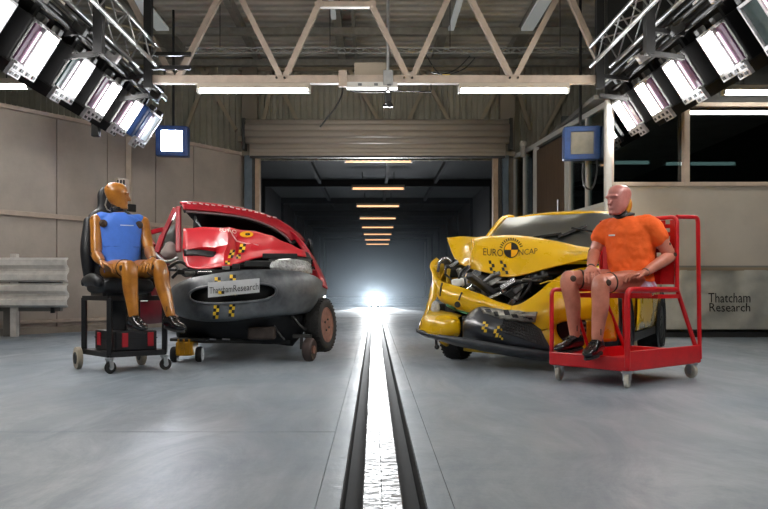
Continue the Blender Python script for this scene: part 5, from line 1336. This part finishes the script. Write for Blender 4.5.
# ------------------------------------------------------------------ dummy in the blue vest, on the seat trolley
tan = mat('dummy_vinyl_tan', (186, 122, 44), .32, noise_amt=.22, noise_scale=7, alt=(150, 92, 32), coat=.35)
blue = mat('vest_blue', (66, 118, 216), .7, noise_amt=.12, noise_scale=9, bump=.15, bump_scale=160)
A_, B_, C_, D_ = V((-2.55, 6.60, 0)), V((-2.20, 6.24, 0)), V((-1.82, 6.52, 0)), V((-2.17, 6.88, 0))
Ft = (B_ - A_).normalized(); Lt = (C_ - B_).normalized()
tz = .625
cart = empty('seat_trolley', (A_ + C_) / 2, label='black square-tube trolley on four wheels carrying the blue-vest dummy', cat='trolley')
frame_m = mat('frame_black', (30, 30, 32), .4, .2, noise_amt=.3)
U = V((0, 0, 1))
for q in (A_, B_, C_, D_):
    MB().bar(q + U * .15, q + U * tz, .04, .04, up=(0, 1, 0)).build('post', frame_m, cart, bevel=.003)
for a, b_ in ((A_, B_), (B_, C_), (C_, D_), (D_, A_)):
    MB().bar(a + U * tz, b_ + U * tz, .04, .04).build('top_bar', frame_m, cart, bevel=.003)
    MB().bar(a + U * .155, b_ + U * .155, .04, .045).build('bottom_bar', frame_m, cart, bevel=.003)
MB().add([A_ + U * .165, B_ + U * .165, C_ + U * .165, D_ + U * .165], [(0, 1, 2, 3)]).build('shelf', frame_m, cart, solid=.012)
inner = (A_ + C_) / 2
MB().bar(inner - Lt * .05 + U * .17, inner - Lt * .05 + U * tz, .16, .1).build('seat_pedestal', frame_m, cart, bevel=.006)
wheel_cream = mat('wheel_cream', (170, 158, 138), .6, noise_amt=.3, noise_scale=14)
for q in (A_, D_):
    c = q - Ft * .02 - Lt * (.045 if q is A_ else -.045)
    MB().lathe([(.02, .022), (.06, .024), (.075, .018), (.095, .02), (.098, 0), (.095, -.02), (.075, -.018), (.06, -.024), (.02, -.022)], c + U * .098, Lt, 28).build('wheel', wheel_cream, cart, smooth=45)
    MB().lathe([(.001, .032), (.05, .03), (.055, .02), (.055, -.02), (.05, -.03), (.001, -.032)], c + U * .098, Lt, 20).build('wheel_hub', BLACK, cart, smooth=45)
for q, fc in ((B_, (.75, -.5, 0)), (C_, (.6, -.8, 0))):
    caster(cart, q.x + .01, q.y - .01, .052, .028, RUBBER, .135, fc)
# equipment case on the shelf
case_c = inner + Ft * .03 - Lt * .0 + U * .262
Mz = Matrix((Ft, Lt, U)).transposed()
case = MB().box(case_c, (.40, .36, .17), Mz).build('equipment_case', mat('case_black', (24, 24, 27), .4), bevel=.012); tag(case, 'black equipment case with red latches on the seat trolley shelf', 'case')
red_l = mat('latch_red', (176, 28, 40), .4)
for f_, l_ in ((.12, -.185), (-.1, -.185)):
    MB().box(case_c + Mz @ V((f_, l_, .01)), (.06, .012, .11), Mz).build('latch', red_l, case, bevel=.003)
for l_ in (-.1, .12): MB().box(case_c + Mz @ V((.205, l_, .01)), (.012, .05, .12), Mz).build('latch', red_l, case, bevel=.003)
MB().box(case_c + Mz @ V((0, 0, .02)), (.404, .364, .008), Mz).build('lid_seam', BLACK, case)
# seat
seat_m = mat('seat_black', (24, 25, 29), .5, noise_amt=.35, noise_scale=14, bump=.1, bump_scale=200)
seat = empty('car_seat', inner + U * tz, label='black car seat with headrest bolted on the seat trolley', cat='seat')
Fs = V((.55, -.835, 0)).normalized(); Ls = V((-Fs.y, Fs.x, 0))
if Ls.x < 0: Ls = -Ls
sc = V((-2.215, 6.57, 0))
cu = MB(); ellipse_loft(cu, [(sc - Fs * .25 + U * .72, Ls * .21, U * .05), (sc - Fs * .18 + U * .725, Ls * .25, U * .075), (sc + U * .72, Ls * .25, U * .075), (sc + Fs * .18 + U * .73, Ls * .235, U * .075), (sc + Fs * .25 + U * .735, Ls * .2, U * .05)], 28, 4, 3.2)
cu.build('cushion', seat_m, seat, smooth=60)
for s in (-1, 1):
    bl_ = MB(); limb(bl_, [sc - Fs * .22 + Ls * s * .235 + U * .77, sc + Fs * .02 + Ls * s * .245 + U * .785, sc + Fs * .2 + Ls * s * .235 + U * .76], [.05, .055, .045], 14, 4); bl_.build('cushion_bolster', seat_m, seat, smooth=70)
bk = sc - Fs * .22
brk = MB(); ellipse_loft(brk, [(bk + U * .70, Ls * .20, Fs * .06), (bk - Fs * .01 + U * .80, Ls * .25, Fs * .085), (bk - Fs * .05 + U * 1.05, Ls * .255, Fs * .08), (bk - Fs * .085 + U * 1.28, Ls * .235, Fs * .07), (bk - Fs * .10 + U * 1.38, Ls * .19, Fs * .06), (bk - Fs * .11 + U * 1.44, Ls * .125, Fs * .05), (bk - Fs * .115 + U * 1.56, Ls * .12, Fs * .05), (bk - Fs * .115 + U * 1.62, Ls * .085, Fs * .04), (bk - Fs * .115 + U * 1.635, Ls * .03, Fs * .02)], 28, 4, 2.8)
brk.build('backrest', seat_m, seat, smooth=60)
for s in (-1, 1):
    bl_ = MB(); limb(bl_, [bk + Fs * .03 + Ls * s * .225 + U * .82, bk + Fs * .02 + Ls * s * .24 + U * 1.05, bk - Fs * .03 + Ls * s * .215 + U * 1.3], [.05, .06, .045], 14, 4); bl_.build('backrest_bolster', seat_m, seat, smooth=70)
lv = MB(); lv.lathe([(.03, 0), (.034, .02), (.02, .03)], sc - Fs * .2 - Ls * .26 + U * .76, -Ls, 14); lv.build('recline_knob', BLACK_PL, seat, smooth=40)
MB().bar(sc - Fs * .22 - Ls * .19 + U * .655, sc + Fs * .2 - Ls * .19 + U * .655, .03, .03).build('seat_rail', frame_m, seat)
MB().bar(sc - Fs * .22 + Ls * .19 + U * .655, sc + Fs * .2 + Ls * .19 + U * .655, .03, .03).build('seat_rail', frame_m, seat)

FL = V((.42, -.907, 0)); LL = V((.907, .42, 0))
J = dict(pelvis=V((-2.215, 6.56, .88)), chest=V((-2.245, 6.62, 1.17)), neck=V((-2.265, 6.645, 1.375)), head=P(116.5, 196, 6.64),
         shoulder_r=P(97, 221, 6.54), shoulder_l=P(142.5, 223, 6.74), elbow_r=P(96.5, 255, 6.44), elbow_l=P(149, 250, 6.62), wrist_r=P(102, 262.5, 6.30), wrist_l=P(152.5, 260, 6.42),
         hip_r=V((-2.29, 6.51, .865)), hip_l=V((-2.12, 6.60, .865)), knee_r=P(128.5, 268, 6.20), knee_l=P(158.5, 267, 6.38), ankle_r=P(133.5, 315, 6.15), ankle_l=P(170.5, 315, 6.31), toe_r=P(133.5, 314, 6.15) + V((.14, -.13, -.05)), toe_l=P(170.5, 314, 6.31) + V((.15, -.12, -.05)))
dl = empty('crash_test_dummy', V((-2.2, 6.5, .8)), label='tan crash test dummy in a blue vest seated on the black seat', cat='dummy')
vest = build_dummy(dl, J, FL, LL, tan, blue, dict(name='vest', hem=.02), dict(r=((.85, -.35, -.25), (.3, .9, 0), 1), l=((-.1, -.8, -.3), (.9, .1, 0), 1)), (.95, .15, -.02), False)
# vest panels: chest print, belly pocket edge, side straps
vt = MB(); ce, ne, pe = J['chest'], J['neck'], J['pelvis']
def vf(s, z, o=.155): return ce + LL * s + V((0, 0, z)) + FL * o
MB().tube([vf(-.15, -.10, .13), vf(-.05, -.10, .152), vf(.05, -.10, .152), vf(.15, -.10, .13)], .004, 6).build('seam', mat('vest_seam', (48, 90, 180), .7), vest)
MB().tube([vf(-.01, -.10, .153), vf(-.01, -.26, .138)], .004, 6).build('seam', MATS['vest_seam'], vest)
vs, fs = font_mesh('vest') if False else ([], [])
MB().box(vf(.045, .085, .146), (.11, .004, .008), Matrix.Rotation(math.atan2(LL.y, LL.x), 3, 'Z')).build('chest_print', mat('pale_print', (196, 206, 226), .7), vest)
for s in (-1, 1):
    MB().lathe([(.03, 0), (.034, .01), (.02, .016)], J['shoulder_l' if s > 0 else 'shoulder_r'].lerp(ce, .22) + FL * .105, FL, 14).build('shoulder_joint', joint_m, dl, smooth=40)
MB().tube([J['head'] - LL * .085 + V((0, 0, -.03)) + FL * .05, J['head'] - LL * .10 + V((0, 0, -.09)) + FL * .06, J['head'] - LL * .085 + V((0, 0, -.13)) + FL * .07, J['neck'] - LL * .07 + V((0, 0, .01)) + FL * .05], .006, 6).build('sensor_wire', mat('wire_grey', (140, 134, 124), .5), dl, smooth=80)
hip_strap = MB(); hip_strap.tube([pe + LL * s * .15 + FL * .11 + V((0, 0, -.005 - .02 * abs(s))) for s in (-1, -.5, 0, .5, 1)], .018, 8).build('vest_strap', blue, vest, smooth=80)

# ------------------------------------------------------------------ red trolley and the dummy in the orange shirt
rt = mat('trolley_red', (206, 22, 30), .38, noise_amt=.2, noise_scale=8, coat=.25)
Q1, Q2, Q3 = V((1.36, 5.79, 0)), V((1.79, 5.30, 0)), V((2.58, 5.94, 0)); Q4 = Q1 + Q3 - Q2
cc = (Q1 + Q3) / 2; Fd = (Q2 - Q3).normalized(); Ld = (Q2 - Q1).normalized()
trol = empty('flatbed_trolley', cc, label='red tube-frame flatbed trolley carrying the orange-shirt dummy', cat='trolley')
MB().add([Q1 + U * .14, Q2 + U * .14, Q3 + U * .14, Q4 + U * .14], [(0, 1, 2, 3)]).build('deck', rt, trol, solid=.02)
for a, b_, h0, h1 in ((Q1, Q2, .125, .222), (Q2, Q3, .125, .262), (Q3, Q4, .125, .222), (Q4, Q1, .125, .222)):
    MB().bar(a + U * (h0 + h1) / 2, b_ + U * (h0 + h1) / 2, .02, h1 - h0).build('side_board', rt, trol, bevel=.004)
wc = mat('caster_white', (206, 200, 186), .5, noise_amt=.3, noise_scale=20)
for q, fc in ((Q1 + (cc - Q1) * .12, (.8, -.6, 0)), (Q2 + (cc - Q2) * .06, (.86, -.5, 0)), (Q3 + (cc - Q3) * .12, (.9, .4, 0)), (Q4 + (cc - Q4) * .12, (.8, -.6, 0))):
    caster(trol, q.x, q.y, .058, .032, wc, .127, fc)
r_t = .0165
def rp(q, z): return V((q.x, q.y, z))
# far side rail with rounded corner at the front
zrail = .70
B2 = Q2 + (Q3 - Q2) * .66; B1 = Q1 + (Q4 - Q1) * .66
def bend(pts, k=6):
    out = [V(pts[0])]
    for i in range(1, len(pts) - 1):
        a, b_, c = V(pts[i - 1]), V(pts[i]), V(pts[i + 1]); r = .05
        p, q = b_ + (a - b_).normalized() * r, b_ + (c - b_).normalized() * r
        for t in range(k + 1):
            s = t / k; out.append(p * (1 - s) ** 2 + b_ * 2 * s * (1 - s) + q * s * s)
    out.append(V(pts[-1])); return out
MB().tube(bend([rp(Q1 + (cc - Q1) * .02, .2), rp(Q1 + (cc - Q1) * .02, zrail), rp(B1, zrail)]), r_t, 10).build('side_rail', rt, trol, smooth=60)
MB().tube(bend([rp(Q2, .15), rp(Q2, zrail), rp(B2, zrail)]), r_t + .004, 10).build('side_rail', rt, trol, smooth=60)
# backrest frame
zb = 1.255
MB().tube(bend([rp(B2, zrail - .02), rp(B2 - Fd * .0, zb), rp(B1, zb), rp(B1, zrail - .02)]), r_t, 10).build('back_frame', rt, trol, smooth=60)
MB().tube([rp(B2, zrail), rp(Q3 + (cc - Q3) * .03, .2)], r_t, 10).build('rear_brace', rt, trol, smooth=60)
MB().tube([rp(B1, zrail), rp(Q4 + (cc - Q4) * .03, .2)], r_t, 10).build('rear_brace', rt, trol, smooth=60)
for q, qb in ((Q3, B2), (Q4, B1)):
    MB().tube(bend([rp(q, .15), rp(q + Fd * .03, 1.27), rp(qb, 1.255)]), r_t, 10).build('push_handle', rt, trol, smooth=60)
MB().tube([rp(Q1.lerp(Q4, .5), .2), rp(Q1.lerp(Q4, .25), zrail)], r_t * .8, 8).build('side_brace', rt, trol)
# perforated back panel: grid of cells with square holes
pb = MB(); n_u, n_v = 17, 16
w_ = (B1 - B2); bn = V((-w_.y, w_.x, 0)).normalized()
z0, z1 = .74, 1.235
def pp(i, j): return B2 + w_ * (.03 + .94 * i / n_u) + U * (z0 + (z1 - z0) * j / n_v)
for i in range(n_u):
    for j in range(n_v):
        hole = (i % 2 == 1 and j % 2 == 1 and j > 5)
        if hole: continue
        pb.add([pp(i, j), pp(i + 1, j), pp(i + 1, j + 1), pp(i, j + 1)], [(0, 1, 2, 3)])
pb.build('back_panel', rt, trol, solid=.006)
# seat plate
sp = [rp(B2, .655), rp(B1, .655), rp(B1 + Fd * .30, .655), rp(B2 + Fd * .30, .655)]
MB().add(sp, [(0, 1, 2, 3)]).build('seat_plate', rt, trol, solid=.02)
for a, b_ in ((B2, B2 + Fd * .3), (B1, B1 + Fd * .3)): MB().bar(rp(a, .65), rp(b_, .65), .03, .03).build('seat_bar', rt, trol)
MB().bar(rp(Q2.lerp(Q3, .30), .66), rp(Q1.lerp(Q4, .30), .66), .03, .03).build('seat_bar', rt, trol)

pink = mat('dummy_vinyl_pink', (204, 132, 112), .36, noise_amt=.3, noise_scale=6, alt=(176, 106, 84), coat=.2)
pink_h = mat('dummy_head_vinyl', (192, 126, 118), .34, noise_amt=.22, noise_scale=7, alt=(168, 100, 90), coat=.25)
orange = mat('shirt_orange', (250, 102, 26), .8, noise_amt=.12, noise_scale=6, bump=.2, bump_scale=180)
J = dict(pelvis=V((1.995, 5.835, .79)), chest=V((2.0, 5.85, 1.06)), neck=P(624.5, 216.5, 5.86), head=P(619, 200, 5.80),
         shoulder_r=P(605, 229, 5.97), shoulder_l=P(651.5, 225, 5.72), elbow_r=P(594.5, 252, 5.96), elbow_l=P(670.5, 256, 5.74), wrist_r=P(591, 268, 5.80), wrist_l=P(645, 272.5, 5.56),
         hip_r=V((1.93, 5.90, .77)), hip_l=V((2.05, 5.77, .77)), knee_r=P(570, 279, 5.84), knee_l=P(602, 283, 5.56), ankle_r=P(575, 335, 5.83), ankle_l=P(597, 339, 5.52), toe_r=P(575, 335, 5.83) + V((-.18, -.09, -.04)), toe_l=P(597, 339, 5.52) + V((-.13, -.15, -.04)))
dr_ = empty('crash_test_dummy', V((1.95, 5.8, .7)), label='bald pink-brown crash test dummy in an orange shirt on the red trolley', cat='dummy')
FR_, LR_ = V((-.70, -.714, 0)).normalized(), V((.714, -.70, 0)).normalized()
shirt = build_dummy(dr_, J, FR_, LR_, pink, orange, dict(name='shirt', hem=-.03), dict(r=((-.3, -.8, -.4), (.7, -.5, 0), -1), l=((-.93, -.1, -.15), (.1, -.95, -.1), -1)), (-.86, -.52, -.03), True, pink_h)
# yellow rear skull cap, collar, pelvis cloth, shirt pocket flap
f = V((-.86, -.52, 0)).normalized(); s_ = f.cross(U).normalized(); hc_ = J['head']
sk_ = MB(); ellipse_loft(sk_, [(hc_ - f * .05 - U * .105, s_ * .035, f * .03), (hc_ - f * .062 - U * .08, s_ * .052, f * .035), (hc_ - f * .066 - U * .03, s_ * .062, f * .038), (hc_ - f * .068 + U * .01, s_ * .05, f * .03)], 18, 3); sk_.build('skull_cap', mat('cap_ochre', (206, 140, 30), .45), dr_, smooth=60)
MB().tube([J['neck'] + (FR_ * math.cos(t) * .07 + LR_ * math.sin(t) * .068) + U * (.012 - .012 * math.cos(t)) for t in [2 * math.pi * k / 20 for k in range(20)]], .011, 8, closed=True).build('collar', mat('collar_dark', (40, 40, 42), .7), shirt, smooth=80)
MB().box(J['chest'] + FR_ * .148 - LR_ * .08 + U * .06, (.05, .006, .012), Matrix.Rotation(math.atan2(LR_.y, LR_.x), 3, 'Z')).build('name_tag', WHITE_PL, shirt)
pc = MB(); ellipse_loft(pc, [(J['pelvis'] - U * .12 + LR_ * .05, LR_ * .13, FR_ * .11), (J['pelvis'] - U * .07 + LR_ * .05, LR_ * .15, FR_ * .13), (J['pelvis'] - U * .0, LR_ * .16, FR_ * .12)], 20, 4); pc.build('pelvis_cover', mat('pelvis_cloth', (186, 190, 214), .7, noise_amt=.3, noise_scale=12, alt=(168, 88, 110)), dr_, smooth=70)
for px, py in ((661, 243),): MB().lathe([(.001, .006), (.012, .004), (.012, -.004)], J['shoulder_l'].lerp(J['elbow_l'], .62) + LR_ * .052, LR_, 12).build('arm_bolt', joint_m, dr_)
# ================================================================== HAZE added in the tunnel to give the flood lamp its glow
hz = bpy.data.materials.new('glow_haze'); hz.use_nodes = True
nt = hz.node_tree
for n in list(nt.nodes): nt.nodes.remove(n)
out = nt.nodes.new('ShaderNodeOutputMaterial'); vs_ = nt.nodes.new('ShaderNodeVolumeScatter')
vs_.inputs['Color'].default_value = (.75, .88, 1, 1); vs_.inputs['Density'].default_value = .009; vs_.inputs['Anisotropy'].default_value = .3
nt.links.new(vs_.outputs[0], out.inputs['Volume'])
ho_ = MB().box((.1, 24.6, 1.78), (6.1, 11.8, 3.4)).build('haze', hz)
tag(ho_, 'thin bluish haze added in the tunnel to give the flood lamp its glow', 'haze', kind='stuff')
